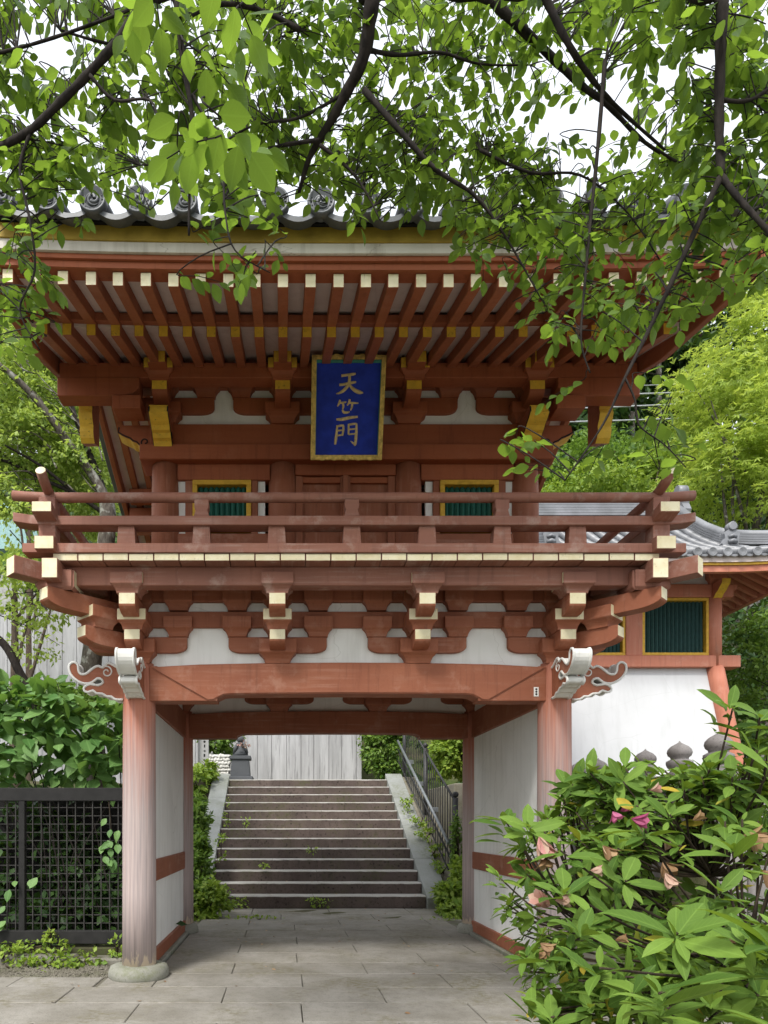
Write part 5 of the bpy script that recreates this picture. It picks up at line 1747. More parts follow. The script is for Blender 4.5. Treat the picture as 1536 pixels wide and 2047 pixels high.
# right: yellow-green maple above the tower roof
b1 = [pxblob(1500, 700, 19.5, 120, 110, 1.6), pxblob(1430, 780, 19, 95, 60, 1.5), pxblob(1500, 860, 18.5, 110, 90, 1.6), pxblob(1450, 950, 19, 105, 75, 1.6), pxblob(1530, 1010, 18.5, 80, 70, 1.4), pxblob(1620, 820, 19, 120, 170, 1.8)]
bm_ = Vector((11.8, 11.0, 2.2))
tree('maple_tree', 'bright yellow-green maple rising beyond the bell tower roof', 'tree', bm_, [bm_, bm_ + Vector((0.1, 0, 3)), bm_ + Vector((-0.2, 0.2, 6)), bm_ + Vector((0.2, 0, 9))], 0.24, bark_grey, b1, 15000, 0.17, lf_maple, None, MP_V, MP_F, 12, 5, 0.17, 40, 1.1)
# right: hillside trees
hill = [
    ('evergreen_tree', 'dark evergreen tree on the hillside left of the maple', [pxblob(1270, 800, 34, 110, 120, 3), pxblob(1200, 880, 33, 90, 90, 3)], 7000, 0.42, lf_dark, 11),
    ('evergreen_tree', 'dark evergreen tree on the hillside directly right of the gate eave', [pxblob(1140, 850, 30, 80, 110, 2.6), pxblob(1110, 930, 29, 70, 80, 2.4)], 5000, 0.38, lf_dark, 12),
    ('broadleaf_tree', 'mid-green broadleaf tree on the hillside under the cables', [pxblob(1235, 930, 27, 100, 60, 2.0), pxblob(1160, 955, 26, 80, 50, 2.0)], 13000, 0.17, lf_mid, 13),
    ('broadleaf_tree', 'light green broadleaf tree just above the tower ridge', [pxblob(1340, 960, 25, 80, 60, 2.0), pxblob(1200, 985, 24, 120, 30, 1.6)], 11000, 0.15, lf_bright, 14),
    ('evergreen_tree', 'tall dark evergreen behind the maple at the frame edge', [pxblob(1400, 720, 36, 130, 130, 3), pxblob(1500, 900, 35, 130, 150, 3)], 6000, 0.45, lf_dark, 15),
]
for nm, lb, bl, n, sz, mt, sd2 in hill:
    c = bl[0][0]
    gz_ = gz(c[0], c[1])
    base = Vector((c[0], c[1], gz_))
    top = Vector((c[0], c[1], c[2] + bl[0][1][2] * 0.6))
    tree(nm, lb, 'tree', base, [base, base.lerp(top, 0.5) + Vector((0.15, 0, 0)), top], 0.22, bark_brown, bl, n, sz, mt, 'trees on the hillside', RH_V, RH_F, 6, sd2, 0.2, 34)
# slim cedar trunks standing on the slope
for i, (px, y0, y1, d) in enumerate(((1264, 690, 960, 29), (1318, 640, 900, 31), (1385, 660, 860, 33), (1190, 820, 960, 28), (1350, 680, 850, 36))):
    b = atd(px, y1, d); t_ = atd(px - 2, y0 - 60, d)
    t = thing('cedar_tree', ('slim cedar trunk on the hillside by the cables', 'slim cedar trunk second from the gate eave', 'slim cedar trunk in front of the maple crown', 'short slim cedar trunk nearest the gate eave', 'slim cedar trunk far up the slope')[i], 'tree', b, 'slim cedars on the slope')
    MB().tube([b - Vector((0, 0, 3)), (b + t_) / 2, t_], [0.14, 0.12, 0.07], 8).build('trunk', bark_grey, t)
    p, o = blob(t_ + Vector((0, 0, 0.4)), (1.2, 1.2, 2.2), 900, np.random.default_rng(40 + i), 0.4, 22, 0.25)
    small_foliage(t, 'crown', p, o, 0.36, lf_conifer)
# undergrowth over the far slope: one uncountable mass
rng = np.random.default_rng(77)
n = 60000
X = rng.uniform(-45, 60, n); Y = rng.uniform(17.2, 70, n)
Z = np.array([gz(a, b) for a, b in zip(X, Y)]) + rng.uniform(0.0, 1.0, n) ** 2 * 2.6 + 0.7 * np.sin(X * 0.9) * np.sin(Y * 0.8)
pts = np.stack([X, Y, Z], 1)
o = put(leaves_mesh('undergrowth', pts, rnd_dirs(n, rng), unit(rnd_dirs(n, rng) * 0.6 + np.array([0, -0.5, 0.8])), rng.uniform(0.30, 0.75, n), lf_dark, RH_V, RH_F), 'undergrowth')
tag(o, 'dense dark green undergrowth covering the hillside', kind='stuff')
# right: sparse tree below the tower eave at the frame edge
b0 = Vector((10.4, 6.6, 2.1))
tree('sparse_tree', 'thin-branched tree with small leaves right of the tower post', 'tree', b0, [b0, b0 + Vector((0.1, 0, 1.2)), b0 + Vector((-0.2, 0, 2.4)), b0 + Vector((0.1, 0, 3.6))], 0.07, bark_dark,
     [pxblob(1510, 1320, 15.2, 60, 70, 0.7), pxblob(1530, 1420, 15.4, 55, 70, 0.7), pxblob(1560, 1260, 15, 60, 50, 0.7)], 2600, 0.13, lf_mid, None, RH_V, RH_F, 16, 23, 0.2, 30)
p, o = blob(atd(1560, 1400, 19), (2.4, 1.0, 2.6), 5000, np.random.default_rng(91), 0.3, 40, 0.25)
hb_ = thing('dark_hedge', 'dark hedge deep in shade behind the sparse tree', 'hedge', atd(1560, 1560, 19))
small_foliage(hb_, 'foliage', p, o, 0.2, lf_dark)

# left: the tree beside the gate, trunk and long limb
lt = thing('leaning_tree', 'grey-barked tree with long bare limb and feathery bright leaves left of the gate', 'tree', atd(195, 1560, 12.2))
def limb(parent, pts, r0, r1, bark, n=8, seg=5, name='limb'):
    q = bez(pts, seg)
    return MB().tube(q, [r0 + (r1 - r0) * i / (len(q) - 1) for i in range(len(q))], n).build(name, bark, parent)
D = 12.2
limb(lt, [atd(200, 1640, D), atd(180, 1400, D), atd(186, 1300, D), atd(205, 1150, D), atd(216, 1040, D), atd(212, 990, D)], 0.20, 0.12, bark_grey, 12, 6, 'trunk')
limb(lt, [atd(213, 1000, D), atd(185, 950, D), atd(140, 890, D - .1), atd(90, 820, D - .3), atd(30, 755, D - .5), atd(-60, 690, D - .7)], 0.085, 0.04, bark_grey)
limb(lt, [atd(215, 1010, D), atd(196, 950, D + .2), atd(165, 870, D + .3), atd(140, 800, D + .3), atd(110, 680, D + .2)], 0.07, 0.03, bark_dark)
limb(lt, [atd(214, 1030, D), atd(150, 985, D), atd(80, 930, D - .2), atd(10, 890, D - .4)], 0.04, 0.015, bark_dark)
limb(lt, [atd(150, 985, D), atd(90, 960, D), atd(20, 925, D), atd(-30, 915, D)], 0.035, 0.02, bark_dark)
rd = random.Random(5)
for i in range(60):
    x0, y0 = rd.uniform(20, 215), rd.uniform(700, 1010)
    limb(lt, [atd(x0, y0, D + rd.uniform(-.4, .5)), atd(x0 - rd.uniform(10, 50), y0 - rd.uniform(10, 50), D + rd.uniform(-.3, .5)), atd(x0 - rd.uniform(60, 130), y0 - rd.uniform(20, 110), D + rd.uniform(-.3, .6))], 0.014, 0.005, bark_grey, 5, 4, 'twig')
rng = np.random.default_rng(15)
P, O = [], []
for (px, py, dd, rx, rz, n) in ((60, 700, 13, 80, 60, 1500), (40, 800, 12.6, 80, 60, 1300), (60, 900, 12.5, 90, 70, 1900), (160, 940, 12.8, 70, 60, 1300), (140, 830, 13.4, 60, 70, 900), (30, 1000, 12.4, 60, 30, 500), (180, 1020, 12.9, 45, 40, 500), (60, 1060, 11.8, 60, 60, 150), (60, 1155, 11.5, 80, 30, 330), (70, 1215, 11.6, 60, 30, 170), (60, 1290, 11.5, 50, 40, 90), (60, 620, 13.5, 80, 60, 900), (-30, 780, 12, 60, 140, 900)):
    c, r = pxblob(px, py, dd, rx, rz, 0.8)
    p, o = blob(c, r, int(n * 2.1), rng, 0.25, 34, 0.17); P.append(p); O.append(o)
small_foliage(lt, 'crown', np.concatenate(P), np.concatenate(O), 0.095, lf_left, rng, 0.9)
limb(lt, [atd(-40, 1250, 11), atd(10, 1290, 11), atd(40, 1345, 11), atd(62, 1390, 11), atd(80, 1480, 11)], 0.055, 0.075, bark_dark, 9, 5, 'limb')
for (px, py, dx, dy) in ((0, 1130, 140, 40), (10, 1190, 130, -20), (40, 1250, 90, -60), (0, 1230, 120, 60), (20, 1060, 60, 90)):
    limb(lt, [atd(px, py, 11.5), atd(px + dx * .5, py + dy * .4, 11.5), atd(px + dx, py + dy, 11.6)], 0.010, 0.004, bark_dark, 5, 4, 'twig')
# far trees above the wall on the left
for i, (lb, bl, n, sz, mt) in enumerate((
        ('rounded green tree above the retaining wall behind the long limb', [pxblob(60, 860, 24, 150, 90, 2), pxblob(190, 930, 25, 80, 60, 2)], 5000, 0.26, lf_left),
        ('pale green tree high behind the left eave corner', [pxblob(90, 700, 28, 150, 80, 2.4), pxblob(-40, 620, 28, 120, 120, 2.4)], 6000, 0.34, lf_left),
        ('dark shrubby tree leaning over the top of the concrete wall', [pxblob(30, 1140, 21, 80, 24, 1.0), pxblob(150, 1130, 21.5, 60, 30, 1.0)], 1800, 0.20, lf_mid))):
    c = bl[0][0]
    base = Vector((c[0], c[1], gz(c[0], c[1]) - 0.3))
    top = Vector((c[0], c[1], c[2] + 0.5))
    tree('background_tree', lb, 'tree', base, [base, base.lerp(top, 0.5), top], 0.2, bark_brown, bl, n, sz, mt, 'trees above the concrete wall', RH_V, RH_F, 6, 60 + i, 0.2, 34)

# ------------------------------------------------------------------ bushes, hedges and weeds
def bush(name, label, cat, spec, n, size, mat, group=None, seed=1, stems=5, clumps=24, cs=0.22, up=0.8, V0=RH_V, F0=RH_F):
    rng = np.random.default_rng(seed); rd = random.Random(seed)
    c0, r0 = spec[0]
    foot = Vector((c0[0], c0[1], c0[2] - r0[2]))
    t = thing(name, label, cat, foot, group)
    for i in range(stems):
        c, r = spec[i % len(spec)]
        e = Vector(c) + Vector((rd.uniform(-.6, .6) * r[0], rd.uniform(-.6, .6) * r[1], rd.uniform(0, .6) * r[2]))
        s_ = Vector((c[0] + rd.uniform(-.3, .3) * r[0], c[1] + rd.uniform(-.2, .2) * r[1], c[2] - r[2] * 1.0))
        MB().tube(bez([s_, (s_ + e) / 2 + Vector((rd.uniform(-.1, .1) * r[0], 0, 0)), e], 4), [0.012] * 8 + [0.005], 5).build('stem', twig_m, t)
    P, O = [], []
    tot = sum(b[1][0] * b[1][2] for b in spec)
    for c, r in spec:
        p, o = blob(c, r, int(n * r[0] * r[2] / tot), rng, 0.55, clumps, cs); P.append(p); O.append(o)
    small_foliage(t, 'foliage', np.concatenate(P), np.concatenate(O), size, mat, rng, up, V0, F0)
    return t
bush('conifer_hedge', 'clipped dark conifer hedge at the right of the stair head', 'hedge', [pxblob(772, 1500, 22.6, 42, 58, 0.5), pxblob(772, 1430, 22.8, 46, 50, 0.5)], 7000, 0.13, lf_mid, None, 31, 8, 60, 0.16)
bush('azalea_hedge', 'bright green azalea hedge beyond the iron fence', 'hedge', [pxblob(902, 1512, 18.8, 36, 44, 0.6), pxblob(930, 1470, 19, 50, 60, 0.8)], 5000, 0.16, lf_bright, None, 32, 6, 50, 0.16)
bx('ledge', None, 3.25, 4.6, 8.8, 12.5, 0.6, 2.62, bank_m, 0.02)
led = bpy.data.objects['ledge']; led.name = 'retaining_ledge'
tag(led, 'low concrete retaining ledge behind the iron fence', 'wall')
bush('leafy_bush', 'tangled green bush over the left cheek of the stairs', 'bush', [pxblob(396, 1640, 14.9, 18, 50, 0.4), pxblob(396, 1720, 14.0, 26, 50, 0.4), pxblob(400, 1790, 13.6, 30, 36, 0.4)], 3800, 0.12, lf_mid, None, 33, 10, 60, 0.18)
bush('leafy_bush', 'bright low bush at the left foot of the stairs', 'bush', [pxblob(420, 1800, 13.3, 40, 36, 0.35), pxblob(395, 1830, 13.0, 30, 22, 0.3)], 1900, 0.10, lf_bright, None, 34, 6, 40, 0.2)
bush('fern_clump', 'bright fern clump at the right foot of the stairs', 'fern', [pxblob(900, 1795, 14.0, 26, 30, 0.3), pxblob(908, 1822, 13.4, 26, 16, 0.3), pxblob(920, 1755, 14.6, 14, 40, 0.3)], 2400, 0.12, lf_bright, None, 35, 8, 50, 0.2)
bush('ivy_clump', 'ivy climbing the lowest fence post', 'ivy', [pxblob(915, 1690, 15.0, 10, 80, 0.12)], 500, 0.10, lf_mid, None, 36, 3, 20, 0.2)
for i, (px, py, d, rx, rz, n) in enumerate(((815, 1600, 18.4, 12, 10, 90), (838, 1640, 17.4, 14, 12, 110), (852, 1668, 16.8, 16, 10, 120), (868, 1700, 16.2, 18, 10, 130), (884, 1735, 15.6, 18, 12, 130))):
    bush('weed_tuft', ('weed tuft on the bank nearest the stair head', 'weed tuft on the bank, second from the stair head', 'weed tuft midway along the bank by the fence', 'weed tuft on the bank, second from the stair foot', 'weed tuft on the bank nearest the stair foot')[i], 'weed', [pxblob(px, py, d, rx, rz, 0.25)], n, 0.085, lf_bright, 'weeds on the bank by the fence', 50 + i, 2, 8, 0.3)
for i, (px, py, d, rx, rz, n, lb) in enumerate(((640, 1806, 14.55, 26, 10, 60, 'small weed at the foot of the bottom step, centre'), (486, 1804, 14.5, 24, 12, 70, 'small weed at the foot of the bottom step, left'), (626, 1698, 16.1, 8, 8, 30, 'tiny weed on the fourth riser, centre'), (528, 1727, 15.5, 7, 7, 22, 'tiny yellow-green weed low on the left of the stairs'),
        (492, 1642, 17.6, 7, 9, 26, 'tiny weed on the left of the seventh riser'), (815, 1622, 17.9, 8, 5, 22, 'tiny weed high on the right of the stairs'), (444, 1690, 15.9, 10, 26, 90, 'trailing weed along the left cheek stone'), (455, 1625, 17.5, 7, 22, 60, 'trailing weed high on the left cheek stone'),
        (500, 1838, 12.75, 60, 4, 90, 'thin line of weeds in the paving joint behind the gate'), (880, 1838, 12.8, 30, 5, 70, 'short line of weeds in the paving joint before the ferns'))):
    bush('small_weed', lb, 'weed', [pxblob(px, py, d, rx, rz, 0.10)], n, 0.07, lf_bright, 'weeds in the stair and paving joints', 70 + i, 1, 6, 0.3)
bush('flower_bunch', 'pink and white flowers laid before the stone figure', 'flowers', [pxblob(486, 1488, 20.75, 10, 7, 0.10)], 26, 0.09, petal_pink, None, 81, 3, 8, 0.25)
bush('leafy_bush', 'dark leafy bush behind the pebble wall', 'bush', [pxblob(445, 1485, 22.4, 36, 26, 0.5)], 1500, 0.15, lf_mid, None, 82, 4, 30, 0.2)
bush('leafy_bush', 'small bush of arching leaves before the stone tablets', 'bush', [pxblob(412, 1540, 20.2, 26, 20, 0.4), pxblob(396, 1560, 19.6, 18, 24, 0.4)], 900, 0.15, lf_bright, None, 83, 4, 20, 0.2)
# weeds along the kerb and the fence foot
for i, (px, py, Y, rx, rz, n, lb) in enumerate(((110, 1925, 0.70, 60, 20, 170, 'low clover weeds before the kerb stones, left'), (40, 1935, 0.62, 50, 16, 140, 'low weeds at the left frame edge before the kerb'), (232, 1895, 0.95, 12, 22, 60, 'grass tuft against the left column foot'), (105, 1945, 0.55, 26, 14, 60, 'fern sprig on the kerb edge'), (160, 1915, 0.78, 40, 12, 110, 'weeds creeping over the middle kerb stone'), (20, 1905, 0.85, 50, 12, 130, 'weeds creeping over the leftmost kerb stone'), (70, 1890, 1.02, 80, 8, 110, 'row of seedlings along the fence plinth'))):
    bush('kerb_weed', lb, 'weed', [pxblob(px, py, Y - CAM.y, rx, rz, 0.15)], n, 0.075, lf_bright, 'weeds along the kerb', 90 + i, 2, 14, 0.25)
yw = bush('yellow_weed', 'yellow flowering weed before the black lattice fence', 'weed', [pxblob(101, 1868, 8.98, 14, 8, 0.05)], 70, 0.05, lf_maple, None, 97, 3, 8, 0.3)
limb(yw, [atd(98, 1905, 8.98), atd(97, 1885, 8.98), atd(101, 1868, 8.98)], 0.006, 0.004, twig_m, 5, 3, 'stem')

# vine hanging inside the lattice and the shade plants behind it
vn = thing('vine', 'vine with pointed leaves hanging through the lattice beside the column', 'vine', atd(222, 1720, 9.0))
limb(vn, [atd(216, 1590, 9.08), atd(222, 1650, 9.06), atd(220, 1690, 9.05), atd(216, 1730, 9.06)], 0.006, 0.004, twig_m, 5, 5, 'stem')
rng = np.random.default_rng(3)
P, Dr, Nr, Sz = [], [], [], []
for (px, py) in ((213, 1640), (222, 1662), (238, 1664), (215, 1684), (224, 1690), (236, 1690), (206, 1693), (221, 1700), (208, 1716), (216, 1724), (228, 1722), (10, 1815), (8, 1850), (12, 1845), (30, 1765), (20, 1782), (75, 1758), (60, 1762)):
    P.append(atd(px, py - 4, 9.03)); Dr.append((rng.uniform(-.6, .6), -0.4, rng.uniform(-1, -.2))); Nr.append((rng.uniform(-.3, .3), -1, rng.uniform(0.2, .8))); Sz.append(rng.uniform(0.11, 0.17))
plant_leaves(vn, P, Dr, Nr, Sz, lf_hydra, 'cherry', 40)
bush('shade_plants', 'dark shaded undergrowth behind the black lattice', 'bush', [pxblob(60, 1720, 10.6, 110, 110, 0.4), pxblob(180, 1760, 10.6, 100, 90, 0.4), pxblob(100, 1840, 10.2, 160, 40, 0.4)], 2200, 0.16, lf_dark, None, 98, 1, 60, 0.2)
bx('shade_board', None, -9.5, -2.55, 3.0, 3.12, 0.0, 2.05, dark_m, 0.01)  # added board, coloured near-black as the deep shade behind the lattice
swl = bpy.data.objects['shade_board']; swl.name = 'shade_backing'
tag(swl, 'near-black board standing in for the deep shade behind the lattice', 'fence')

# ------------------------------------------------------------------ hydrangea above the lattice fence
hy = thing('hydrangea_bush', 'broad-leaved hydrangea bush spilling over the black lattice fence', 'bush', atd(120, 1900, 9.9))
rng = np.random.default_rng(8)
P, Dr, Nr, Sz = [], [], [], []
spec = [pxblob(40, 1480, 9.9, 110, 105, 0.45), pxblob(150, 1475, 9.9, 110, 95, 0.45), pxblob(215, 1500, 10.0, 60, 85, 0.4), pxblob(-30, 1450, 9.8, 70, 100, 0.4), pxblob(70, 1420, 10.2, 80, 70, 0.4)]
for c, r in spec:
    k = int(190 * r[0] * r[2] / 0.45)
    p, o = blob(c, r, k, rng, 0.75)
    P.append(p)
    Nr.append(unit(o * np.array([0.6, 0.7, 0.8]) + np.array([0, -0.30, 0.75]) + rnd_dirs(k, rng) * 0.65))
    Dr.append(unit(o * np.array([0.8, 0.8, 0.3]) + rnd_dirs(k, rng) * 1.0 + np.array([0, -0.35, -0.05])))
    Sz.append(rng.uniform(0.15, 0.35, k))
P, Nr, Dr, Sz = map(np.concatenate, (P, Nr, Dr, Sz))
plant_leaves(hy, P, Dr, Nr, Sz, lf_hydra, 'hydra', 260)
rd = random.Random(12)
for i in range(12):
    e = Vector(P[rd.randrange(len(P))]); s_ = Vector((rd.uniform(-4.6, -2.7), 2.1, 0.1))
    limb(hy, [s_, s_.lerp(e, 0.6) + Vector((0, 0.1, 0.1)), e], 0.013, 0.006, bark_dark, 5, 4, 'stem')
bush('feathery_bush', 'fine-leaved bush between the hydrangea and the gate column', 'bush', [pxblob(215, 1420, 10.8, 50, 45, 0.5), pxblob(120, 1400, 11.2, 90, 40, 0.5)], 3200, 0.09, lf_mid, None, 99, 6, 40, 0.2)

# ------------------------------------------------------------------ flowering azalea, right foreground
az = thing('azalea_shrub', 'large azalea shrub with fading pink flowers in the right foreground', 'shrub', (0.75, -5.6, 0.0))
rng = np.random.default_rng(19)
tips = []
def add_tips(px, py, d, rx, rz, ry, n, ln, shell=0.6):
    c, r = pxblob(px, py, d, rx, rz, ry)
    p, o = blob(c, r, n, rng, shell)
    for a, b in zip(p, o): tips.append((a, b, ln))
add_tips(1400, 1760, 2.35, 230, 200, 0.35, 60, 0.082)
add_tips(1150, 1700, 2.75, 130, 120, 0.30, 34, 0.085)
add_tips(1060, 1780, 2.9, 60, 120, 0.2, 12, 0.08)
add_tips(1320, 1610, 2.7, 200, 60, 0.30, 34, 0.088)
add_tips(1480, 1590, 2.3, 90, 80, 0.25, 16, 0.085)
add_tips(1270, 1565, 2.7, 140, 34, 0.25, 24, 0.085)
add_tips(1180, 1590, 2.7, 60, 34, 0.2, 9, 0.085)
add_tips(1440, 1560, 2.5, 90, 30, 0.2, 14, 0.09)
add_tips(1230, 1640, 2.9, 110, 60, 0.25, 14, 0.08)
add_tips(1320, 1920, 1.9, 220, 120, 0.28, 40, 0.085)
add_tips(1120, 1930, 2.3, 70, 90, 0.2, 18, 0.07)
add_tips(1470, 1930, 1.6, 110, 120, 0.2, 16, 0.088)
add_tips(1200, 2040, 1.9, 160, 60, 0.2, 20, 0.08)
add_tips(1400, 1900, 2.6, 220, 160, 0.3, 40, 0.08)
for px, py, d, ln in ((1352, 1865, 1.42, 0.105), (1318, 1985, 1.22, 0.105), (1418, 1990, 1.25, 0.11), (1505, 1935, 1.35, 0.115), (1545, 1890, 1.3, 0.12), (1165, 1860, 1.75, 0.10), (1128, 1780, 1.9, 0.10), (1010, 1640, 2.5, 0.125), (1060, 1655, 2.4, 0.11), (1290, 1660, 2.1, 0.10), (1465, 1700, 1.8, 0.10),
                      (1495, 1470, 2.3, 0.10), (1515, 1500, 2.2, 0.10), (1540, 1540, 2.1, 0.11), (1440, 1780, 1.7, 0.09), (1250, 1760, 1.9, 0.10), (1200, 1935, 1.5, 0.10), (1120, 1700, 2.2, 0.10), (1466, 1412, 2.3, 0.095), (1520, 1430, 2.2, 0.10), (1545, 1460, 2.2, 0.10), (1180, 1545, 2.6, 0.10), (1250, 1535, 2.6, 0.10), (1330, 1540, 2.6, 0.09), (1390, 1560, 2.5, 0.10)):
    tips.append((np.array(atd(px, py, d)), np.array((rng.uniform(-.3, .3), -0.35, 0.6)), ln))
P, Dr, Nr, Sz = [], [], [], []
base = np.array((0.85, -5.4, 0.0))
for a, o, ln in tips:
    ln *= 1.06
    ax = o * 0.5 + np.array([0, -0.15, 0.85]) + rng.normal(size=3) * 0.28
    ax = ax / np.linalg.norm(ax)
    u = np.cross(ax, [0.3, 0.9, 0.1]); u /= np.linalg.norm(u); w = np.cross(ax, u)
    k = rng.integers(6, 10)
    a0 = rng.uniform(0, 6.28)
    for i in range(k):
        ang = a0 + i * 2.4
        el = rng.uniform(-0.25, 0.75) if i < k - 2 else rng.uniform(0.7, 1.3)
        rad = u * math.cos(ang) + w * math.sin(ang)
        dr = rad * math.cos(el) + ax * math.sin(el)
        nr = ax * math.cos(el) - rad * math.sin(el)
        P.append(a + dr * 0.004 - ax * rng.uniform(0.0, 0.028)); Dr.append(dr + rng.normal(size=3) * 0.16); Nr.append(nr + rng.normal(size=3) * 0.22)
        Sz.append(ln * rng.uniform(0.55, 1.25) * (1.0 if i < k - 2 else 0.5))
    # a few lower leaves on the shoot
    for i in range(5):
        ang = rng.uniform(0, 6.28); rad = u * math.cos(ang) + w * math.sin(ang)
        P.append(a - ax * rng.uniform(0.02, 0.09)); Dr.append(rad * 0.9 + ax * rng.uniform(-.2, .3)); Nr.append(ax + rad * 0.1); Sz.append(ln * rng.uniform(0.5, 0.85))
plant_leaves(az, P, Dr, Nr, Sz, lf_azalea, 'azalea', 300)
rd = random.Random(2)
forks = [Vector(atd(1400, 2000, 2.5)), Vector(atd(1250, 1950, 2.7)), Vector(atd(1180, 1850, 2.8)), Vector(atd(1500, 1900, 2.2)), Vector(atd(1340, 1820, 2.6)), Vector(atd(1420, 1750, 2.5))]
for f in forks:
    limb(az, [Vector(base) + Vector((rd.uniform(-.1, .1), rd.uniform(-.1, .1), 0)), (Vector(base) + f) / 2 + Vector((rd.uniform(-.1, .1), 0, -0.1)), f], 0.016, 0.010, twig_m, 7, 5, 'stem')
for a, o, ln in tips:
    e = Vector(a)
    f = min(forks, key=lambda q: (q - e).length)
    m = f.lerp(e, 0.5) + Vector((rd.uniform(-.03, .03), rd.uniform(-.03, .03), -0.04))
    limb(az, [f, m, e], 0.0055, 0.0028, twig_m, 5, 4, 'twig')
# flowers: funnels of five petals, fresh or withered
def flower(px, py, d, mat, size, ang, droop, nm='flower', lb=None):
    c = np.array(atd(px, py, d))
    m_ = []
    r2 = np.random.default_rng(int(px))
    ax = np.array([math.cos(ang), -0.4, math.sin(ang)]); ax /= np.linalg.norm(ax)
    u = np.cross(ax, [0.2, 0.9, 0.3]); u /= np.linalg.norm(u); w = np.cross(ax, u)
    pos, dr, nr = [], [], []
    for i in range(6):
        th = i * 2 * PI / 6
        rad = u * math.cos(th) + w * math.sin(th)
        op = droop * r2.uniform(0.6, 1.3)
        pos.append(c); dr.append(ax * math.cos(op) + rad * math.sin(op)); nr.append(rad * math.cos(op) - ax * math.sin(op))
    t_ = leaf_template(0.55, 0.62, 0.7, -0.10, -0.15)
    me = leaves_mesh(nm, np.array(pos), np.array(dr), np.array(nr), np.full(6, size), mat, t_[0], t_[1], None, r2.uniform(0, 1, 6))
    o = put(me, nm, az)
    if lb: o['label'] = lb
flower(1078, 1672, 2.3, petal_pink, 0.085, -1.3, 0.28, lb='wilting pink and cream flower')
flower(1086, 1712, 2.3, petal_brown, 0.05, -1.4, 0.5)
flower(1262, 1636, 2.1, petal_mag, 0.052, -0.3, 0.4, lb='fresh magenta flower')
flower(1240, 1622, 2.5, petal_mag, 0.035, 0.5, 0.3)
flower(1100, 1812, 2.1, petal_pink, 0.07, 2.6, 0.3)
flower(1325, 1722, 2.2, petal_brown, 0.06, -1.2, 0.6)
flower(1480, 1672, 2.1, petal_brown, 0.065, -0.2, 0.5)
flower(1455, 1860, 2.0, petal_brown, 0.045, -1.5, 0.3)
flower(1395, 1548, 2.6, petal_mag, 0.035, -0.5, 0.4)
flower(1084, 1890, 2.3, petal_brown, 0.05, -1.6, 0.25)
flower(1525, 1740, 1.9, petal_brown, 0.06, -0.8, 0.5)
flower(1400, 1590, 2.6, petal_mag, 0.04, 0.2, 0.4)
for (fx_, fy_, fm, fs) in ((1205, 1690, petal_brown, 0.055), (1225, 1622, petal_mag, 0.04), (1300, 1580, petal_pink, 0.035), (1500, 1668, petal_brown, 0.06), (1330, 1745, petal_pink, 0.055), (1110, 1800, petal_pink, 0.05),
                          (1455, 1855, petal_brown, 0.045), (1080, 1885, petal_brown, 0.05), (1385, 1640, petal_brown, 0.04), (1230, 1880, petal_brown, 0.04), (1180, 1740, petal_pink, 0.04)):
    flower(fx_, fy_, 1.9, fm, fs * 0.85, -1.2 + (fx_ % 7) * 0.3, 0.35 + (fy_ % 5) * 0.08)
flower(1330, 1700, 2.4, petal_pink, 0.04, 1.2, 0.5)

# ------------------------------------------------------------------ cherry branches overhead
ch = thing('cherry_tree', 'cherry tree whose leafy branches hang across the top of the view', 'tree', (3.4, -9.4, 0))
tk = Vector((3.4, -9.4, 0))
limb(ch, [tk, tk + Vector((0.1, 0.1, 1.6)), tk + Vector((-0.1, 0.3, 3.2)), tk + Vector((-0.5, 0.9, 4.8)), tk + Vector((-1.2, 1.8, 6.4))], 0.26, 0.14, bark_dark, 14, 6, 'trunk')
crown0 = tk + Vector((-1.0, 1.5, 6.0))
LIMBS = []
def climb(pts, r0, r1, start=True, n=8):
    q3 = [atd(*p) for p in pts]
    if start:
        a = q3[0]
        q3 = [crown0 + Vector((0, 0, random.uniform(-.4, .3))), crown0.lerp(a, 0.55) + Vector((0, 0, 0.5))] + q3
    q = bez(q3, 5)
    s0 = 10 if start else 0
    rr = []
    for i in range(len(q)):
        if i < s0: rr.append(r0 * (1.3 - 0.3 * i / s0))
        else: rr.append(r0 + (r1 - r0) * (i - s0) / max(1, len(q) - 1 - s0))
    rr = [x * (1 + 0.10 * math.sin(k * 2.1)) for k, x in enumerate(rr)]
    MB().tube(q, rr, n).build('branch', bark_dark, ch)
    LIMBS.append([v for v in q[s0:]])
climb([(775, -140, 3.4), (745, 0, 3.5), (728, 110, 3.6), (690, 190, 3.7), (650, 262, 3.8), (618, 318, 3.9), (598, 385, 4.0)], 0.042, 0.009)
climb([(900, -120, 3.8), (985, 0, 3.8), (1080, 92, 3.85), (1160, 168, 3.9), (1215, 210, 3.9), (1290, 285, 4.0), (1370, 332, 4.1)], 0.028, 0.006)
climb([(1040, -120, 3.3), (1088, -10, 3.4), (1135, 85, 3.4), (1185, 160, 3.5), (1240, 220, 3.6), (1330, 300, 3.7)], 0.022, 0.006)
climb([(1430, -140, 2.9), (1444, 0, 2.9), (1440, 120, 2.95), (1438, 250, 3.0), (1442, 352, 3.0)], 0.024, 0.016)
climb([(1442, 352, 3.0), (1400, 440, 3.0), (1345, 560, 3.05), (1295, 665, 3.1), (1250, 755, 3.1), (1205, 850, 3.15), (1130, 960, 3.2)], 0.014, 0.003, False, 7)
climb([(1442, 352, 3.0), (1480, 400, 2.95), (1536, 462, 2.9), (1600, 540, 2.9)], 0.014, 0.008, False, 7)
climb([(1250, 755, 3.1), (1270, 800, 3.1), (1278, 850, 3.1), (1330, 890, 3.1), (1372, 935, 3.1)], 0.005, 0.002, False, 5)
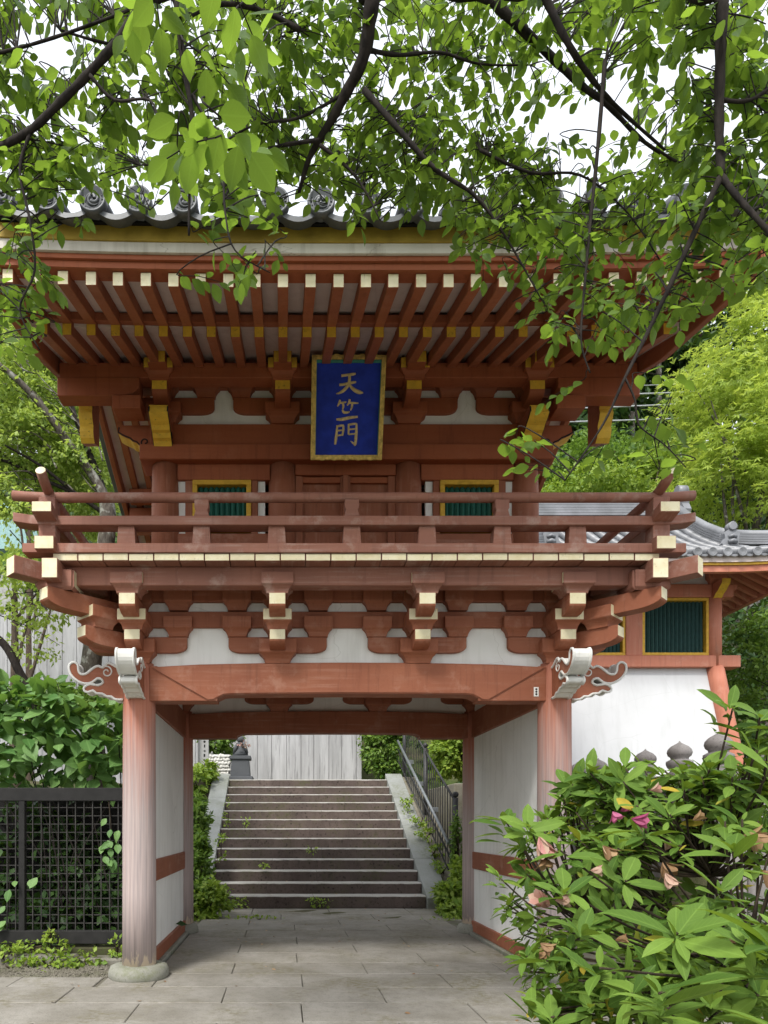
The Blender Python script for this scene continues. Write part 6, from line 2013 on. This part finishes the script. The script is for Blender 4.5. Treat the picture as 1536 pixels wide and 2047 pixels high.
climb([(360, -140, 2.9), (265, 40, 2.95), (195, 128, 3.0), (120, 205, 3.05), (50, 268, 3.1), (-60, 320, 3.1)], 0.019, 0.014)
climb([(345, -140, 2.8), (354, 0, 2.85), (366, 120, 2.9), (385, 240, 2.95), (380, 330, 3.0), (378, 470, 3.0)], 0.016, 0.005)
climb([(728, 180, 3.65), (800, 262, 3.6), (870, 338, 3.6), (950, 392, 3.65), (1015, 480, 3.7), (1082, 598, 3.75)], 0.016, 0.003, False, 7)
climb([(735, 100, 3.6), (800, 110, 3.7), (880, 105, 3.8), (960, 128, 3.9), (1060, 130, 4.0)], 0.012, 0.004, False, 6)
climb([(640, 280, 3.8), (560, 292, 3.9), (490, 320, 4.0), (400, 330, 4.1), (280, 330, 4.2)], 0.012, 0.004, False, 6)
climb([(700, 180, 3.7), (600, 235, 3.8), (510, 250, 3.9), (430, 300, 4.0), (300, 420, 4.1)], 0.010, 0.003, False, 6)
climb([(640, 290, 3.8), (700, 340, 3.8), (735, 390, 3.8), (760, 440, 3.8)], 0.010, 0.003, False, 6)
climb([(1210, 120, 3.3), (1195, 300, 3.3), (1182, 430, 3.3), (1170, 560, 3.3), (1162, 680, 3.3), (1180, 745, 3.3)], 0.010, 0.003, False, 6)
climb([(-60, 120, 3.2), (60, 90, 3.2), (180, 50, 3.2), (300, 0, 3.2), (420, -80, 3.2)], 0.007, 0.006, False, 7)
climb([(60, 268, 3.1), (40, 340, 3.1), (60, 440, 3.1), (70, 540, 3.1), (40, 620, 3.15), (80, 700, 3.2)], 0.008, 0.003, False, 6)
climb([(385, 190, 2.95), (440, 300, 2.9), (450, 420, 2.8), (470, 500, 2.8), (540, 545, 2.8)], 0.007, 0.002, False, 5)
climb([(180, 150, 3.0), (230, 200, 3.0), (300, 200, 2.9), (320, 260, 2.8)], 0.008, 0.003, False, 5)
climb([(1440, 200, 3.0), (1500, 200, 3.0), (1560, 160, 3.0)], 0.010, 0.006, False, 6)
climb([(600, 60, 3.6), (520, 20, 3.6), (430, 10, 3.5), (330, 60, 3.4), (240, 90, 3.4), (120, 60, 3.4)], 0.014, 0.005, False, 6)
climb([(960, 300, 4.0), (1060, 345, 4.0), (1160, 350, 4.0), (1250, 420, 4.0), (1320, 520, 4.0)], 0.010, 0.003, False, 6)
climb([(1700, -160, 3.2), (1760, 0, 3.2), (1820, 160, 3.3), (1900, 320, 3.4), (1960, 460, 3.5)], 0.022, 0.006)
climb([(1500, -200, 3.6), (1640, -60, 3.7), (1800, 60, 3.8), (2000, 140, 3.9), (2200, 260, 4.0)], 0.022, 0.006)
climb([(-60, 320, 3.1), (-200, 360, 3.2), (-360, 440, 3.3)], 0.012, 0.005, False, 6)
climb([(-60, 120, 3.2), (-220, 180, 3.3), (-400, 200, 3.4)], 0.010, 0.004, False, 6)
allp = [v for l in LIMBS for v in l]
apx = np.array([(VX + F_PX * (v.x - CAM.x) / (v.y - CAM.y), VY - F_PX * (v.z - CAM.z) / (v.y - CAM.y)) for v in allp])
RECT = [(-40, 1580, -60, 330, 620), (-40, 1580, -60, 260, 190), (470, 900, 230, 400, 120), (-40, 700, 290, 410, 130), (700, 1100, 290, 440, 110), (1000, 1580, 290, 480, 170), (-30, 105, 430, 640, 26), (20, 100, 610, 700, 5), (130, 260, 410, 465, 7), (395, 555, 430, 565, 9),
        (930, 1060, 430, 540, 15), (1050, 1420, 460, 640, 62), (1070, 1320, 620, 690, 11), (1430, 1560, 480, 570, 15), (1010, 1250, 760, 950, 7), (1250, 1390, 720, 930, 8), (1580, 2200, -200, 420, 110), (-420, -40, -100, 420, 70), (-100, 1700, -250, -60, 70)]
rng = np.random.default_rng(29)
P, Dr, Nr, Sz = [], [], [], []
tw_b = MB()
twigs = []
for x0, x1, y0, y1, n in RECT:
    for _ in range(n):
        px, py = rng.uniform(x0, x1), rng.uniform(y0, y1)
        # keep the sky windows of the photo open
        if 1010 < px < 1330 and 120 < py < 340 and rng.random() < 0.55: continue
        if 40 < px < 200 and 20 < py < 280 and rng.random() < 0.45: continue
        if abs(px - (760 - 0.42 * py)) < 34 and 0 < py < 380 and rng.random() < 0.7: continue
        if 130 < px < 860 and py > 345 and not 395 < px < 560 and rng.random() < 0.5: continue
        dd2 = ((apx - (px, py)) ** 2).sum(1)
        k = int(np.argmin(dd2 + rng.uniform(0, 4000, len(dd2))))
        s_ = allp[k]
        d = max(2.5, (s_.y - CAM.y) + abs(rng.normal()) * 0.5)
        if n == 120:
            d = rng.uniform(4.4, 5.1)
            if 520 < px < 690 and py > 360: continue
        if py < 330 and 150 < px < 580 and rng.random() < 0.035: d = rng.uniform(1.7, 2.2)
        c = np.array(atd(px, py, d))
        L_ = rng.uniform(0.10, 0.22) * (d / 3.2) ** 0.5
        t = np.array([rng.normal(), rng.normal() * 0.8, -0.35 + rng.normal() * 0.4]); t /= np.linalg.norm(t)
        a = c - t * L_ * 0.5; b = c + t * L_ * 0.5
        av = Vector(a); m = s_.lerp(av, 0.55) + Vector((0, 0, 0.03)) * (av - s_).length
        dist = (av - s_).length
        q = bez([s_, m, av, Vector(c) + Vector((0, 0, 0.01)), Vector(b)], 3)
        twigs.append((py, q, 0.0034 if dist > 0.3 else 0.0026))
        nl = rng.integers(5, 9)
        for i in range(nl):
            f = (i + 0.4) / nl
            p = a + (b - a) * f
            sd_v = np.cross(t, [0, 0, 1.0]); sd_v /= max(1e-6, np.linalg.norm(sd_v))
            dr = t * 0.55 + sd_v * (1 if i % 2 else -1) * rng.uniform(0.5, 1.0) + np.array([0, 0, -rng.uniform(0.0, 0.55)]) + rng.normal(size=3) * 0.2
            if i == nl - 1: dr = t + np.array([0, 0, -0.4])
            nr = np.array([0, 0.25, 1.0]) + rng.normal(size=3) * 0.42
            if rng.random() < 0.30: nr = np.array([rng.normal() * 0.5, -0.8, 0.6])
            P.append(p + dr / np.linalg.norm(dr) * 0.012); Dr.append(dr); Nr.append(nr)
            Sz.append(0.034 + 0.058 * rng.beta(2.0, 1.6) + (0.012 if d < 2.2 else 0))
plant_leaves(ch, P, Dr, Nr, Sz, lf_cherry, 'cherry', 300)
tm = MB()
for py, q, r in twigs:
    tm.tube(q, [r * (1 - 0.6 * i / (len(q) - 1)) for i in range(len(q))], 4, cap=False)
o = tm.build('twigs', bark_dark, ch)
tag(o, kind='stuff')

# ------------------------------------------------------------------ fallen leaves and dust on paving and steps
rng = np.random.default_rng(55)
n = 150
X = rng.uniform(-2.1, 2.1, n); k = rng.integers(-14, 13, n)
Y = np.where(k < 0, rng.uniform(-1.9, 6.6, n), ST_Y + np.maximum(k, 0) * ST_T + rng.uniform(0.05, 0.4, n))
Z = np.where(k < 0, 0.008, (np.maximum(k, 0) + 1) * ST_R + 0.006)
X = np.where((Y < 0), X * 1.5, X)
pts = np.stack([X, Y, Z], 1)
me = leaves_mesh('leaf_litter', pts, np.stack([rng.normal(size=n), rng.normal(size=n), np.zeros(n)], 1), np.stack([rng.normal(size=n) * 0.2, rng.normal(size=n) * 0.2, np.ones(n)], 1), rng.uniform(0.02, 0.06, n), petal_brown, TPL['cherry'][1][0], TPL['cherry'][1][1], TPL['cherry'][1][2])
o = put(me, 'leaf_litter', None)
tag(o, 'scattered brown leaf litter on the paving and steps', kind='stuff')
